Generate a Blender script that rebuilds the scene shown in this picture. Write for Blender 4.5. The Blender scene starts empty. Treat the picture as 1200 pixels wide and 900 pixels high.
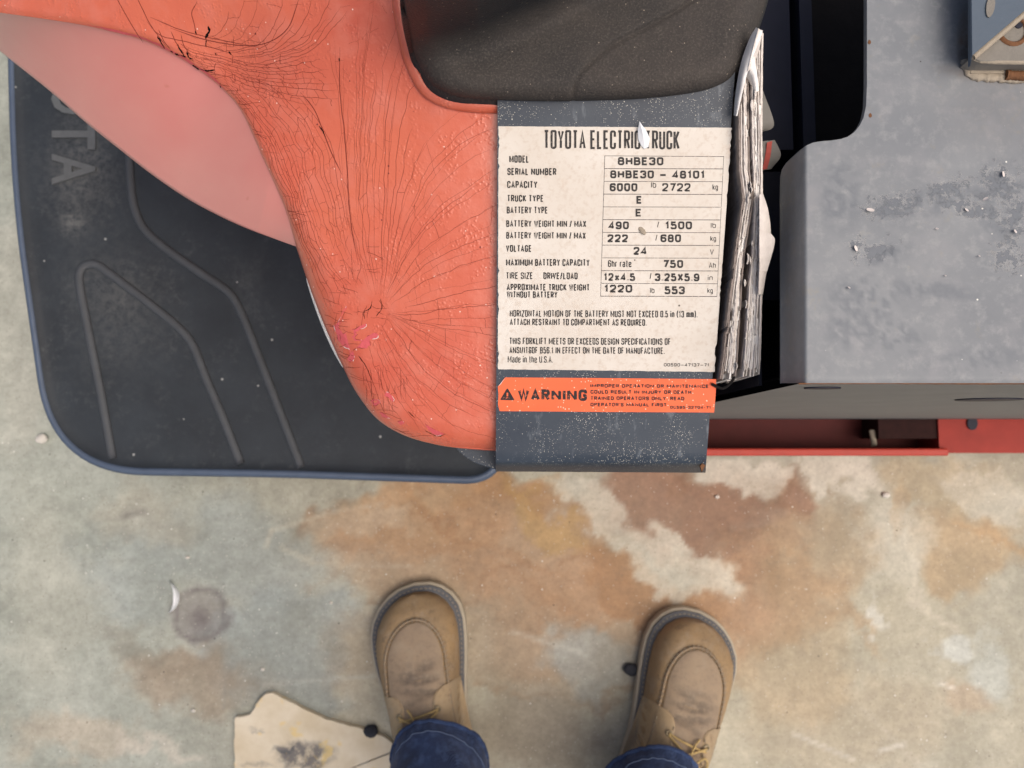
import bpy, bmesh, math, random
import numpy as np
from mathutils import Vector

# ------------------------------------------------------------------ camera, sky, sun, exposure
scene = bpy.context.scene
TILT = math.atan(70 / 900.0)          # the phone is held almost straight down
CAM = np.array([0.0, 0.0, 1.0])
cam_data = bpy.data.cameras.new("camera")
cam_data.sensor_width = 36.0
cam_data.lens = 27.0
cam_data.clip_start = 0.01
cam_data.clip_end = 200.0
cam_data.dof.use_dof = True
cam_data.dof.focus_distance = 0.43
cam_data.dof.aperture_fstop = 12.0
cam = bpy.data.objects.new("camera", cam_data)
scene.collection.objects.link(cam)
cam.location = CAM
cam.rotation_euler = (TILT, 0, 0)
scene.camera = cam

SUN_EL, SUN_AZ = math.radians(66), math.radians(-25)     # azimuth from +X, negative = towards the photographer
world = bpy.data.worlds.new("World")
scene.world = world
world.use_nodes = True
wn = world.node_tree
bg = wn.nodes["Background"]
sky = wn.nodes.new("ShaderNodeTexSky")
sky.sky_type = 'NISHITA'
sky.sun_disc = False
sky.sun_elevation = SUN_EL
sky.sun_rotation = math.radians(90) - SUN_AZ
sky.air_density = 0.7
sky.dust_density = 7.0
sky.ozone_density = 0.6
wn.links.new(sky.outputs[0], bg.inputs[0])
bg.inputs[1].default_value = 0.15
sun_d = bpy.data.lights.new("sun", 'SUN')
sun_d.energy = 1.25
sun_d.angle = math.radians(58)
sun_d.color = (1.0, 0.895, 0.77)
sun = bpy.data.objects.new("sun", sun_d)
scene.collection.objects.link(sun)
sdir = Vector((math.cos(SUN_EL) * math.cos(SUN_AZ), math.cos(SUN_EL) * math.sin(SUN_AZ), math.sin(SUN_EL)))
sun.rotation_euler = sdir.to_track_quat('Z', 'Y').to_euler()
vs = scene.view_settings
vs.view_transform = 'Standard'
vs.look = 'None'
vs.gamma = 1.0
vs.use_curve_mapping = False
vs.exposure = -0.02

# ------------------------------------------------------------------ helpers
rng = np.random.default_rng(7)
random.seed(7)
C = scene.collection
ct, st = math.cos(TILT), math.sin(TILT)

def ray(px, py):
    x = (np.asarray(px, float) - 600) / 900.0
    y = -(np.asarray(py, float) - 450) / 900.0
    x, y = np.broadcast_arrays(x, y)
    return np.stack([x, y * ct + st, y * st - ct], -1)

def D(px, py, d):                       # point at depth d along the optical axis
    return CAM + ray(px, py) * np.asarray(d, float)[..., None]

def P(px, py, z):                       # point at height z
    r = ray(px, py)
    return CAM + r * ((np.asarray(z, float) - 1.0) / r[..., 2])[..., None]

def to_px(xyz):                         # world -> photograph coordinates
    v = np.asarray(xyz, float) - CAM
    cx = v[..., 0]
    cy = v[..., 1] * ct + v[..., 2] * st
    cz = -v[..., 1] * st + v[..., 2] * ct
    return 600 + 900 * cx / -cz, 450 - 900 * cy / -cz

def srgb(r, g, b, k=1.0):
    f = lambda c: (c / 255 / 12.92 if c / 255 <= .04045 else ((c / 255 + .055) / 1.055) ** 2.4) * k
    return (f(r), f(g), f(b), 1.0)

def srgb_np(a):
    a = np.asarray(a, float) / 255
    return np.where(a <= .04045, a / 12.92, ((a + .055) / 1.055) ** 2.4)

def obj(name, verts, faces, mat, parent=None, smooth=True, kind=None):
    me = bpy.data.meshes.new(name)
    root = parent
    off = np.zeros(3)
    while root is not None:
        off = off + np.array(root.location); root = root.parent
    v = np.asarray(verts, float) - off
    me.from_pydata(v.tolist(), [], [tuple(int(i) for i in f) for f in faces])
    me.update()
    if smooth:
        me.polygons.foreach_set("use_smooth", [True] * len(me.polygons))
    o = bpy.data.objects.new(name, me)
    if mat is not None:
        me.materials.append(mat)
    C.objects.link(o)
    if parent is not None:
        o.parent = parent
    if kind:
        o["kind"] = kind
    return o

def tag(o, label, cat, group=None):
    o["label"] = label; o["category"] = cat
    if group: o["group"] = group
    return o

def empty(name, loc):
    o = bpy.data.objects.new(name, None)
    o.location = loc
    o.empty_display_size = 0.05
    C.objects.link(o)
    return o

def grid_faces(nu, nv, base=0, close_u=False):
    f = []
    for i in range(nu if close_u else nu - 1):
        i2 = (i + 1) % nu
        for j in range(nv - 1):
            f.append((base + i * nv + j, base + i2 * nv + j, base + i2 * nv + j + 1, base + i * nv + j + 1))
    return f

def spline(pts, n):                     # Catmull-Rom, evenly spaced by length
    p = np.asarray(pts, float)
    q = np.vstack([2 * p[0] - p[1], p, 2 * p[-1] - p[-2]])
    out = []
    for i in range(1, len(q) - 2):
        t = np.linspace(0, 1, 24, endpoint=False)[:, None]
        a, b, c, d = q[i - 1], q[i], q[i + 1], q[i + 2]
        out.append(.5 * (2 * b + (c - a) * t + (2 * a - 5 * b + 4 * c - d) * t * t + (3 * b - a - 3 * c + d) * t ** 3))
    out = np.vstack(out + [p[-1:]])
    L = np.concatenate([[0], np.cumsum(np.linalg.norm(np.diff(out, axis=0), axis=1))])
    s = np.linspace(0, L[-1], n)
    return np.stack([np.interp(s, L, out[:, k]) for k in range(p.shape[1])], 1)

def cspline(pts, n):                    # knots stay at even parameters (for matched curves)
    p = np.asarray(pts, float)
    q = np.vstack([2 * p[0] - p[1], p, 2 * p[-1] - p[-2]])
    u = np.linspace(0, len(p) - 1, n)
    i = np.minimum(u.astype(int), len(p) - 2)
    t = (u - i)[:, None]
    a, b, c, d = q[i], q[i + 1], q[i + 2], q[i + 3]
    return .5 * (2 * b + (c - a) * t + (2 * a - 5 * b + 4 * c - d) * t * t + (3 * b - a - 3 * c + d) * t ** 3)

def tube(pts, r, n=8, closed=False, flat=1.0, caps=True):
    p = np.asarray(pts, float)
    m = len(p)
    r = np.broadcast_to(np.asarray(r, float), (m,))
    if closed:
        tan = np.roll(p, -1, 0) - np.roll(p, 1, 0)
    else:
        tan = np.gradient(p, axis=0)
    tan /= np.linalg.norm(tan, axis=1)[:, None] + 1e-12
    up = np.tile([0, 0, 1.0], (m, 1))
    bad = np.abs(tan[:, 2]) > .95
    up[bad] = [0, 1.0, 0]
    sx = np.cross(tan, up); sx /= np.linalg.norm(sx, axis=1)[:, None] + 1e-12
    sz = np.cross(sx, tan)
    a = np.linspace(0, 2 * np.pi, n, endpoint=False)
    v = p[:, None] + r[:, None, None] * (np.cos(a)[None, :, None] * sx[:, None] + flat * np.sin(a)[None, :, None] * sz[:, None])
    f = []
    for i in range(m if closed else m - 1):
        for j in range(n):
            f.append((i * n + j, ((i + 1) % m) * n + j, ((i + 1) % m) * n + (j + 1) % n, i * n + (j + 1) % n))
    if not closed and caps:
        f.append(tuple(range(n))[::-1]); f.append(tuple((m - 1) * n + j for j in range(n)))
    return v.reshape(-1, 3), f

class MB:
    def __init__(s): s.v = []; s.f = []; s.n = 0
    def add(s, v, f):
        v = np.asarray(v, float).reshape(-1, 3)
        s.v.append(v); s.f += [tuple(int(i) + s.n for i in q) for q in f]; s.n += len(v)
    def build(s, name, mat, parent=None, smooth=True, kind=None):
        return obj(name, np.vstack(s.v), s.f, mat, parent, smooth, kind)

def prism(poly, top, bot, bevel=0.0):
    """poly: n x 3 top outline (world, may be uneven), bot: depth below the top."""
    p = np.asarray(poly, float); n = len(p)
    rings = []
    if bevel > 0:
        c = p.mean(0)
        nxt, prv = np.roll(p, -1, 0), np.roll(p, 1, 0)
        t = nxt - prv; t[:, 2] = 0; t /= np.linalg.norm(t, axis=1)[:, None] + 1e-12
        nrm = np.stack([t[:, 1], -t[:, 0], 0 * t[:, 0]], 1)
        if ((p - c) * nrm).sum() < 0: nrm = -nrm
        rings.append(p - nrm * bevel)
        rings.append(p - nrm * bevel * .3 - np.array([0, 0, bevel * .3]))
        rings.append(p - np.array([0, 0, bevel]))
    else:
        rings.append(p)
    rings.append(p - np.array([0, 0, bot]))
    v = np.vstack(rings); m = len(rings)
    f = [tuple(range(n))]
    for k in range(m - 1):
        for i in range(n):
            f.append((k * n + i, k * n + (i + 1) % n, (k + 1) * n + (i + 1) % n, (k + 1) * n + i))
    f.append(tuple(range((m - 1) * n, m * n))[::-1])
    return v, f

def round_poly(pts, rad, seg=6):
    p = np.asarray(pts, float); n = len(p); out = []
    rad = np.broadcast_to(rad, (n,))
    for i in range(n):
        a, b, c = p[i - 1], p[i], p[(i + 1) % n]
        u = (a - b) / np.linalg.norm(a - b); w = (c - b) / np.linalg.norm(c - b)
        if rad[i] <= 0: out.append(b); continue
        r = min(rad[i], .49 * np.linalg.norm(a - b), .49 * np.linalg.norm(c - b))
        for t in np.linspace(0, 1, seg):
            out.append((1 - t) ** 2 * (b + u * r) + 2 * t * (1 - t) * b + t * t * (b + w * r))
    return np.array(out)

def vnoise(x, y, seed=0):
    r = np.random.default_rng(seed).random((257, 257))
    xi, yi = np.floor(x).astype(int), np.floor(y).astype(int)
    fx, fy = x - xi, y - yi
    fx, fy = fx * fx * (3 - 2 * fx), fy * fy * (3 - 2 * fy)
    g = lambda a, b: r[a % 256, b % 256]
    return (g(xi, yi) * (1 - fx) + g(xi + 1, yi) * fx) * (1 - fy) + (g(xi, yi + 1) * (1 - fx) + g(xi + 1, yi + 1) * fx) * fy

def fbm(x, y, seed=0, oct=4, gain=.5):
    s, a, t = 0, 1, 0
    for k in range(oct):
        s = s + a * vnoise(x * 2 ** k + 13.7 * k, y * 2 ** k + 7.1 * k, seed + k); t += a; a *= gain
    return s / t

def sstep(a, b, x):
    t = np.clip((x - a) / (b - a), 0, 1)
    return t * t * (3 - 2 * t)

def set_color(o, name, rgb):
    at = o.data.color_attributes.new(name, 'FLOAT_COLOR', 'POINT')
    c = np.ones((len(o.data.vertices), 4)); c[:, :3] = rgb
    at.data.foreach_set("color", c.ravel())

# ------------------------------------------------------------------ materials
class NT:
    def __init__(s, name):
        s.m = bpy.data.materials.new(name); s.m.use_nodes = True
        s.t = s.m.node_tree; s.b = s.t.nodes["Principled BSDF"]
        s.co = s.t.nodes.new("ShaderNodeTexCoord").outputs["Object"]
    def n(s, typ, **kw):
        x = s.t.nodes.new(typ)
        for k, v in kw.items(): setattr(x, k, v)
        return x
    def l(s, a, b): s.t.links.new(a, b)
    def noise(s, scale, detail=4, rough=.55, vec=None, dist=0.0):
        x = s.n("ShaderNodeTexNoise")
        x.inputs["Scale"].default_value = scale; x.inputs["Detail"].default_value = detail
        x.inputs["Roughness"].default_value = rough; x.inputs["Distortion"].default_value = dist
        s.l(vec or s.co, x.inputs["Vector"]); return x.outputs["Fac"]
    def voro(s, scale, feat='F1', vec=None, rand=1.0):
        x = s.n("ShaderNodeTexVoronoi", feature=feat)
        x.inputs["Scale"].default_value = scale; x.inputs["Randomness"].default_value = rand
        s.l(vec or s.co, x.inputs["Vector"]); return x.outputs["Distance"]
    def vorocol(s, scale):
        x = s.n("ShaderNodeTexVoronoi"); x.inputs["Scale"].default_value = scale
        s.l(s.co, x.inputs["Vector"]); return x
    def scaled(s, sx, sy, sz, rot=0):
        x = s.n("ShaderNodeMapping"); x.inputs["Scale"].default_value = (sx, sy, sz)
        x.inputs["Rotation"].default_value = (0, 0, rot)
        s.l(s.co, x.inputs["Vector"]); return x.outputs["Vector"]
    def ramp(s, fac, a, b, ca=(0, 0, 0, 1), cb=(1, 1, 1, 1)):
        x = s.n("ShaderNodeValToRGB"); e = x.color_ramp.elements
        e[0].position = a; e[1].position = b; e[0].color = ca; e[1].color = cb
        s.l(fac, x.inputs["Fac"]); return x.outputs["Color"]
    def mix(s, fac, a, b, mode='MIX'):
        x = s.n("ShaderNodeMix", data_type='RGBA', blend_type=mode)
        for sock, v in ((x.inputs[0], fac), (x.inputs[6], a), (x.inputs[7], b)):
            if hasattr(v, "links"): s.l(v, sock)
            else: sock.default_value = v
        return x.outputs[2]
    def math(s, op, a, b=0.0):
        x = s.n("ShaderNodeMath", operation=op)
        for sock, v in ((x.inputs[0], a), (x.inputs[1], b)):
            if hasattr(v, "links"): s.l(v, sock)
            else: sock.default_value = v
        return x.outputs[0]
    def attr(s, name):
        x = s.n("ShaderNodeAttribute", attribute_name=name); return x
    def bump(s, h, strength, dist, prev=None):
        x = s.n("ShaderNodeBump"); x.inputs["Strength"].default_value = strength
        x.inputs["Distance"].default_value = dist
        s.l(h, x.inputs["Height"])
        if prev: s.l(prev, x.inputs["Normal"])
        return x.outputs["Normal"]
    def done(s, col=None, rough=.6, spec=.5, normal=None, metal=0.0, coat=0.0, coat_r=.2, sheen=0.0):
        b = s.b
        if col is not None:
            if hasattr(col, "links"): s.l(col, b.inputs["Base Color"])
            else: b.inputs["Base Color"].default_value = col
        if hasattr(rough, "links"): s.l(rough, b.inputs["Roughness"])
        else: b.inputs["Roughness"].default_value = rough
        b.inputs["Specular IOR Level"].default_value = spec
        b.inputs["Metallic"].default_value = metal
        b.inputs["Coat Weight"].default_value = coat; b.inputs["Coat Roughness"].default_value = coat_r
        b.inputs["Sheen Weight"].default_value = sheen
        if normal: s.l(normal, b.inputs["Normal"])
        return s.m

def plain(name, col, rough=.6, spec=.5, var=.15, scale=120, bump=.0, bscale=400, **kw):
    t = NT(name)
    n = t.noise(scale, 5)
    c = t.mix(n, tuple(x * (1 - var) for x in col[:3]) + (1,), tuple(min(1, x * (1 + var)) for x in col[:3]) + (1,))
    nb = t.bump(t.noise(bscale, 3), bump, .001) if bump > 0 else None
    return t.done(c, rough, spec, nb, **kw)

def speckle(t, scale, size, keep):
    """sparse small dots: 1 in a dot"""
    v = t.vorocol(scale)
    d = t.ramp(v.outputs["Distance"], size * .7, size, (1, 1, 1, 1), (0, 0, 0, 1))
    sep = t.n("ShaderNodeSeparateColor"); t.l(v.outputs["Color"], sep.inputs[0])
    k = t.math('LESS_THAN', sep.outputs[0], keep)
    return t.math('MULTIPLY', d, k)

# floor
def mat_floor():
    t = NT("stained_concrete")
    a = t.attr("stain").outputs["Color"]
    n1 = t.noise(55, 6, .65); n2 = t.noise(420, 3, .6)
    c = t.mix(t.ramp(n1, .3, .72), t.mix(1.0, a, (.86, .855, .85, 1), 'MULTIPLY'), t.mix(1.0, a, (1.16, 1.16, 1.15, 1), 'MULTIPLY'))
    n4 = t.noise(150, 5, .7); c = t.mix(t.ramp(n4, .35, .7), t.mix(1.0, c, (.90, .895, .885, 1), 'MULTIPLY'), t.mix(1.0, c, (1.10, 1.10, 1.10, 1), 'MULTIPLY'))
    c = t.mix(t.ramp(n2, .62, .78), c, t.mix(1.0, c, (.80, .79, .77, 1), 'MULTIPLY'))
    c = t.mix(speckle(t, 130, .13, .05), c, srgb(222, 220, 212))
    c = t.mix(speckle(t, 95, .10, .06), c, srgb(60, 56, 52))
    c = t.mix(t.math('MULTIPLY', speckle(t, 300, .24, .25), .55), c, srgb(104, 98, 88))
    c = t.mix(t.math('MULTIPLY', speckle(t, 240, .20, .2), .6), c, srgb(206, 202, 190))
    nb = t.bump(n2, .25, .0015)
    nb = t.bump(n1, .3, .002, nb)
    return t.done(c, t.ramp(n1, .2, .8, (.55,) * 3 + (1,), (.75,) * 3 + (1,)), .35, nb)

# cracked orange top coat
def mat_orange():
    t = NT("crazed_orange_plastic")
    n = t.noise(9, 4); n2 = t.noise(60, 4, .6)
    c = t.mix(t.ramp(n, .3, .7), srgb(202, 96, 72), srgb(212, 112, 82))
    c = t.mix(t.ramp(n2, .45, .8), c, srgb(212, 120, 98))
    c = t.mix(speckle(t, 260, .13, .10), c, srgb(240, 205, 190))
    c = t.mix(speckle(t, 190, .12, .03), c, srgb(110, 40, 36))
    bl = t.ramp(t.voro(520, 'SMOOTH_F1'), .10, .45, (1, 1, 1, 1), (0, 0, 0, 1))
    sel = t.ramp(t.noise(70, 3), .46, .62)
    h = t.math('MULTIPLY', bl, sel)
    nb = t.bump(h, .42, .0007)
    nb = t.bump(t.noise(300, 2, .5), .28, .0008, nb)
    nb = t.bump(t.noise(900, 2), .12, .0003, nb)
    nb = t.bump(t.noise(30, 2), .25, .004, nb)
    return t.done(c, .33, .55, nb, coat=.3, coat_r=.25)

def mat_pink():
    t = NT("smooth_faded_red_plastic")
    n = t.noise(7, 4, vec=t.scaled(1, 2.2, 1, .7)); n2 = t.noise(240, 3, vec=t.scaled(.25, 1.5, 1, -.7))
    c = t.mix(t.ramp(n, .3, .7), srgb(222, 136, 128), srgb(228, 152, 142))
    c = t.mix(t.ramp(n2, .6, .85), c, srgb(222, 150, 138))
    sm = t.ramp(t.noise(34, 2, .4, vec=t.scaled(1, 2.6, 1, .4)), .73, .80)
    c = t.mix(t.math('MULTIPLY', sm, .7), c, srgb(190, 98, 66))
    return t.done(c, .32, .5, t.bump(t.noise(90, 3), .06, .002), coat=.4, coat_r=.2)

def mat_pad():
    t = NT("dusty_black_foam_rubber")
    dust = t.attr("dust").outputs["Fac"]
    n = t.noise(900, 3, .7); n1 = t.noise(30, 5)
    dark = t.mix(n1, srgb(24, 28, 32), srgb(36, 40, 45))
    dus = t.mix(t.ramp(n1, .3, .7), srgb(55, 53, 52), srgb(72, 67, 63))
    dus = t.mix(t.ramp(n, .5, .75), dus, srgb(92, 87, 81))
    c = t.mix(dust, dark, dus)
    c = t.mix(speckle(t, 420, .16, .12), c, srgb(150, 140, 126))
    nb = t.bump(n, .7, .0008)
    nb = t.bump(t.voro(650), .35, .0008, nb)
    return t.done(c, t.ramp(dust, 0, 1, (.5,) * 3 + (1,), (.9,) * 3 + (1,)), .35, nb)

def mat_plate():
    t = NT("speckled_navy_paint")
    n = t.noise(28, 5, .6); n2 = t.noise(200, 4, vec=t.scaled(1, .12, 1))
    c = t.mix(t.ramp(n, .3, .7), srgb(44, 54, 67), srgb(57, 67, 78))
    c = t.mix(t.ramp(n2, .6, .75), c, srgb(98, 106, 114))
    den = t.ramp(t.noise(45, 3, .6), .42, .62)
    w = srgb(214, 212, 200)
    c = t.mix(t.math('MULTIPLY', speckle(t, 1250, .26, .5), den), c, w)
    c = t.mix(speckle(t, 800, .18, .16), c, w)
    c = t.mix(t.math('MULTIPLY', speckle(t, 560, .18, .14), den), c, w)
    return t.done(c, .46, .38, t.bump(t.noise(500, 2), .12, .0006))

def mat_label():
    t = NT("aged_cream_label")
    n = t.noise(26, 6, .6); n2 = t.noise(330, 4, .65)
    c = t.mix(t.ramp(n, .32, .68), srgb(204, 196, 184), srgb(216, 211, 202))
    c = t.mix(t.ramp(n2, .5, .8), c, srgb(192, 179, 164))
    st_ = t.ramp(t.noise(60, 4, .6), .64, .76)
    c = t.mix(t.math('MULTIPLY', st_, .35), c, srgb(190, 160, 132))
    c = t.mix(speckle(t, 150, .10, .06), c, srgb(90, 82, 74))
    return t.done(c, .5, .35, t.bump(n2, .12, .0005))

def mat_text(name, ink, wear, amount):
    t = NT(name)
    n = t.noise(520, 4, .7)
    c = t.mix(t.ramp(n, amount, amount + .12), ink, wear)
    return t.done(c, .6, .3)

def mat_sticker():
    t = NT("worn_orange_sticker")
    n = t.noise(40, 4)
    c = t.mix(n, srgb(228, 94, 50), srgb(240, 112, 66))
    w = srgb(240, 214, 190)
    c = t.mix(speckle(t, 620, .24, .30), c, w)
    c = t.mix(speckle(t, 330, .14, .2), c, w)
    return t.done(c, .5, .4)

def mat_cover():
    t = NT("weathered_grey_paint")
    a = t.attr("wear")
    sep = t.n("ShaderNodeSeparateColor"); t.l(a.outputs["Color"], sep.inputs[0])
    peel, dirt, scuff = sep.outputs
    n = t.noise(16, 6, .62); n2 = t.noise(130, 6, .7); n3 = t.noise(420, 4, .7)
    c = t.mix(t.ramp(n, .3, .72), srgb(114, 119, 124), srgb(131, 135, 138))
    c = t.mix(t.ramp(n2, .5, .75), c, srgb(143, 146, 147))
    c = t.mix(t.math('MULTIPLY', t.ramp(t.noise(48, 5, .6), .52, .68), .3), c, srgb(150, 150, 152))
    c = t.mix(t.math('MULTIPLY', t.ramp(t.noise(70, 6, .7), .6, .7), .25), c, srgb(150, 142, 120))
    # peeled paint: zone + fine noise -> crisp islands with pale lifted rims
    pn = t.math('ADD', t.math('MULTIPLY', t.noise(210, 7, .8), 1.0), t.math('MULTIPLY', peel, .265))
    hole = t.math('MULTIPLY', t.ramp(pn, .72, .74), t.ramp(peel, .02, .2))
    rim = t.math('MULTIPLY', t.ramp(pn, .69, .715), t.ramp(pn, .725, .745, (1, 1, 1, 1), (0, 0, 0, 1)))
    c = t.mix(t.math('MULTIPLY', hole, .85), c, t.mix(n3, srgb(86, 92, 100), srgb(108, 114, 121)))
    c = t.mix(t.math('MULTIPLY', t.math('MULTIPLY', rim, peel), .7), c, srgb(196, 196, 194))
    c = t.mix(scuff, c, t.mix(n3, srgb(92, 99, 107), srgb(118, 123, 128)))
    c = t.mix(t.math('MULTIPLY', dirt, t.ramp(n2, .25, .6)), c, srgb(92, 78, 66))
    c = t.mix(speckle(t, 210, .12, .05), c, srgb(225, 224, 216))
    c = t.mix(speckle(t, 170, .10, .05), c, srgb(62, 62, 64))
    nb = t.bump(hole, .35, -.0005)
    nb = t.bump(rim, .3, .0005, nb)
    nb = t.bump(n3, .2, .0004, nb)
    return t.done(c, .52, .4, nb)

def mat_rubber():
    t = NT("dusty_black_rubber")
    n = t.noise(14, 6, .65); n2 = t.noise(160, 5, .65)
    c = t.mix(t.ramp(n, .3, .7), srgb(33, 39, 45), srgb(46, 53, 59))
    c = t.mix(t.math('MULTIPLY', t.ramp(n2, .5, .8), t.ramp(t.noise(24, 4), .45, .7)), c, srgb(70, 74, 76))
    c = t.mix(t.math('MULTIPLY', t.attr("dust").outputs["Fac"], t.ramp(n2, .3, .62)), c, srgb(98, 100, 99))
    c = t.mix(speckle(t, 75, .12, .05), c, srgb(150, 152, 150))
    return t.done(c, .62, .4, t.bump(n2, .25, .001))

def mat_page(i):
    r = random.Random(i)
    t = NT("soiled_paper_%d" % i)
    k = r.choice([0, 0, 1, 2, 1])
    base = [srgb(248, 246, 242), srgb(240, 236, 230), srgb(222, 215, 208)][k]
    n = t.noise(260, 5, .7, vec=t.scaled(1, .5, .4))
    c = t.mix(t.ramp(n, .35, .7), base, tuple(x * .80 for x in base[:3]) + (1,))
    return t.done(c, .8, .2)

def mat_denim():
    t = NT("indigo_denim")
    n = t.noise(45, 5, .6)
    w = t.n("ShaderNodeTexWave", wave_type='BANDS', bands_direction='DIAGONAL')
    w.inputs["Scale"].default_value = 420; w.inputs["Distortion"].default_value = 1.5
    t.l(t.co, w.inputs["Vector"])
    c = t.mix(t.ramp(n, .3, .7), srgb(20, 32, 60), srgb(36, 54, 92))
    c = t.mix(t.math('MULTIPLY', w.outputs["Fac"], .22), c, srgb(92, 112, 148))
    c = t.mix(t.math('MULTIPLY', t.ramp(t.noise(90, 5, .7), .48, .66), .45), c, srgb(74, 94, 130))
    return t.done(c, .85, .2, t.bump(t.noise(300, 3), .4, .001), sheen=.1)

def mat_leather(name, a, b, dark, scuff=False):
    t = NT(name)
    n = t.noise(22, 6, .6); n2 = t.noise(260, 4, .6)
    c = t.mix(t.ramp(n, .3, .7), a, b)
    c = t.mix(t.math('MULTIPLY', t.ramp(n2, .5, .8), .4), c, dark)
    c = t.mix(t.math('MULTIPLY', t.ramp(t.noise(48, 6, .7), .52, .66), .5), c, srgb(158, 144, 124))
    c = t.mix(t.math('MULTIPLY', t.ramp(t.noise(75, 6, .7), .58, .68), .55), c, dark)
    if scuff:
        c = t.mix(t.math('MULTIPLY', t.attr("scuff").outputs["Fac"], t.ramp(t.noise(160, 4, .6), .25, .55)), c, srgb(62, 60, 60))
    return t.done(c, .72, .3, t.bump(n2, .35, .0008))

M = {}
M['floor'] = mat_floor()
M['orange'] = mat_orange(); M['pink'] = mat_pink(); M['pad'] = mat_pad()
M['plate'] = mat_plate(); M['label'] = mat_label(); M['sticker'] = mat_sticker()
M['ink'] = mat_text("faded_black_ink", srgb(48, 46, 46), srgb(150, 140, 130), .60)
M['rule'] = mat_text("printed_rule", srgb(70, 66, 68), srgb(190, 178, 166), .56)
M['ink2'] = mat_text("worn_sticker_ink", srgb(42, 38, 40), srgb(214, 120, 84), .57)
M['cover'] = mat_cover(); M['rubber'] = mat_rubber()
M['rim'] = plain("rim_rubber", srgb(74, 88, 108), .5, .5, .2, 60)
M['crack'] = plain("open_crack", srgb(118, 54, 46), .9, .1)
M['gash'] = plain("deep_gash", srgb(16, 14, 15), .9, .1)
M['loss_highlight'] = plain("bare_pink_and_highlight", srgb(206, 92, 96), .6, .3, .12, 300, .3)  # undercoat pink, also used for the painted fold highlight
M['flake'] = plain("pale_flake_edge", srgb(222, 214, 208), .7, .3)
M['black'] = plain("black_steel", srgb(34, 36, 50), .6, .3, .3, 60)
M['black2'] = plain("sooty_black_steel", srgb(24, 22, 22), .85, .2, .5, 90, .4, 300)
M['red'] = plain("red_chassis_paint", srgb(176, 56, 42), .5, .4, .2, 60, .2)
M['darkred'] = plain("shaded_red_paint", srgb(78, 27, 24), .7, .3, .35, 40, .2)  # red darkened to carry the shade deep in the tray
M['panel'] = plain("grimy_grey_panel", srgb(122, 123, 121), .65, .3, .14, 34, .2, 200)
M['blue'] = plain("blue_grey_bracket_paint", srgb(80, 93, 106), .5, .4, .1, 50, .15)
M['tan'] = plain("dusty_tan_sealant", srgb(160, 150, 134), .9, .2, .18, 160, .6, 500)
M['grime'] = plain("dusty_grey_steel", srgb(128, 124, 116), .8, .3, .16, 200, .4, 600)
M['rust'] = plain("rust", srgb(116, 82, 58), .9, .2, .35, 300, .6, 700)
M['pale_strip'] = plain("pale_edge_strip", srgb(214, 216, 214), .6, .3)
M['letter'] = plain("scuffed_rubber_letter", srgb(96, 99, 100), .7, .3, .2, 120, .4)
M['block'] = plain('shaded_red_block_paint', srgb(150, 48, 38), .6, .3, .3, 40, .2)  # chassis red with shade mixed into the colour
M['ridge'] = plain('worn_rubber_ridge', srgb(70, 74, 78), .65, .4, .2, 60, .3)
M['dark_page'] = plain('shaded_page', srgb(142, 132, 126), .85, .2, .35, 200, .4)  # paper darkened to stand for occlusion in the stack
M['tray'] = plain('rusty_and_shaded_black', srgb(44, 22, 20), .8, .2, .6, 120)  # rusty tray edge; also painted shade on the chassis box
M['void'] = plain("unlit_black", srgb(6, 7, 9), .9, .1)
M['sole'] = plain("crepe_sole", srgb(172, 163, 145), .85, .2, .15, 120, .4)
M['welt'] = plain("dark_welt", srgb(92, 94, 98), .75, .3, .2, 150, .4)
M['stitch'] = plain("pale_thread", srgb(146, 136, 120), .9, .1)
M['lea'] = mat_leather("worn_brown_leather", srgb(136, 117, 92), srgb(160, 134, 98), srgb(98, 84, 68))
M['lea2'] = mat_leather("greyed_vamp_leather", srgb(140, 124, 106), srgb(158, 139, 115), srgb(112, 99, 85), True)
M['lea3'] = mat_leather("pale_eyestay_leather", srgb(158, 142, 118), srgb(172, 150, 116), srgb(120, 100, 78))
M['seam'] = mat_leather('seam_leather', srgb(138, 120, 98), srgb(152, 132, 106), srgb(110, 94, 76))
M['lace'] = plain("straw_lace", srgb(182, 158, 108), .85, .2, .25, 500, .4, 900)
M['brass'] = plain("brass_eyelet", srgb(150, 140, 116), .4, .5, metal=.7)
M['denim'] = mat_denim()
M['thread'] = plain("jeans_thread", srgb(88, 102, 128), .9, .1)
M['card'] = None
M['pebble_dark'] = plain("dark_pebble", srgb(52, 54, 60), .85, .2, .3, 300, .5, 500)
M['pebble_light'] = plain("pale_pebble", srgb(206, 202, 192), .85, .2, .15, 300, .5, 500)
M['white_chip'] = plain("white_chip", srgb(228, 232, 236), .6, .3, .05, 200)
M['film'] = plain("dull_plastic_film", srgb(120, 118, 114), .5, .4, .12, 120)
M['film_red'] = plain("red_print_on_film", srgb(176, 84, 76), .6, .3, .2, 200)

def mat_card():
    t = NT("soiled_plywood_scrap")
    n = t.noise(30, 5, .6)
    c = t.mix(t.ramp(n, .3, .7), srgb(204, 190, 162), srgb(222, 212, 190))
    a = t.attr("soot"); c = t.mix(t.math('MULTIPLY', a.outputs["Fac"], t.ramp(t.noise(80, 5, .7), .3, .55)), c, t.mix(t.noise(140, 4), srgb(84, 84, 88), srgb(120, 118, 116)))
    y = t.ramp(t.noise(42, 3), .62, .7); c = t.mix(t.math('MULTIPLY', y, .6), c, srgb(222, 194, 120))
    return t.done(c, .8, .2, t.bump(t.noise(120, 4), .3, .001))
M['card'] = mat_card()
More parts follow.
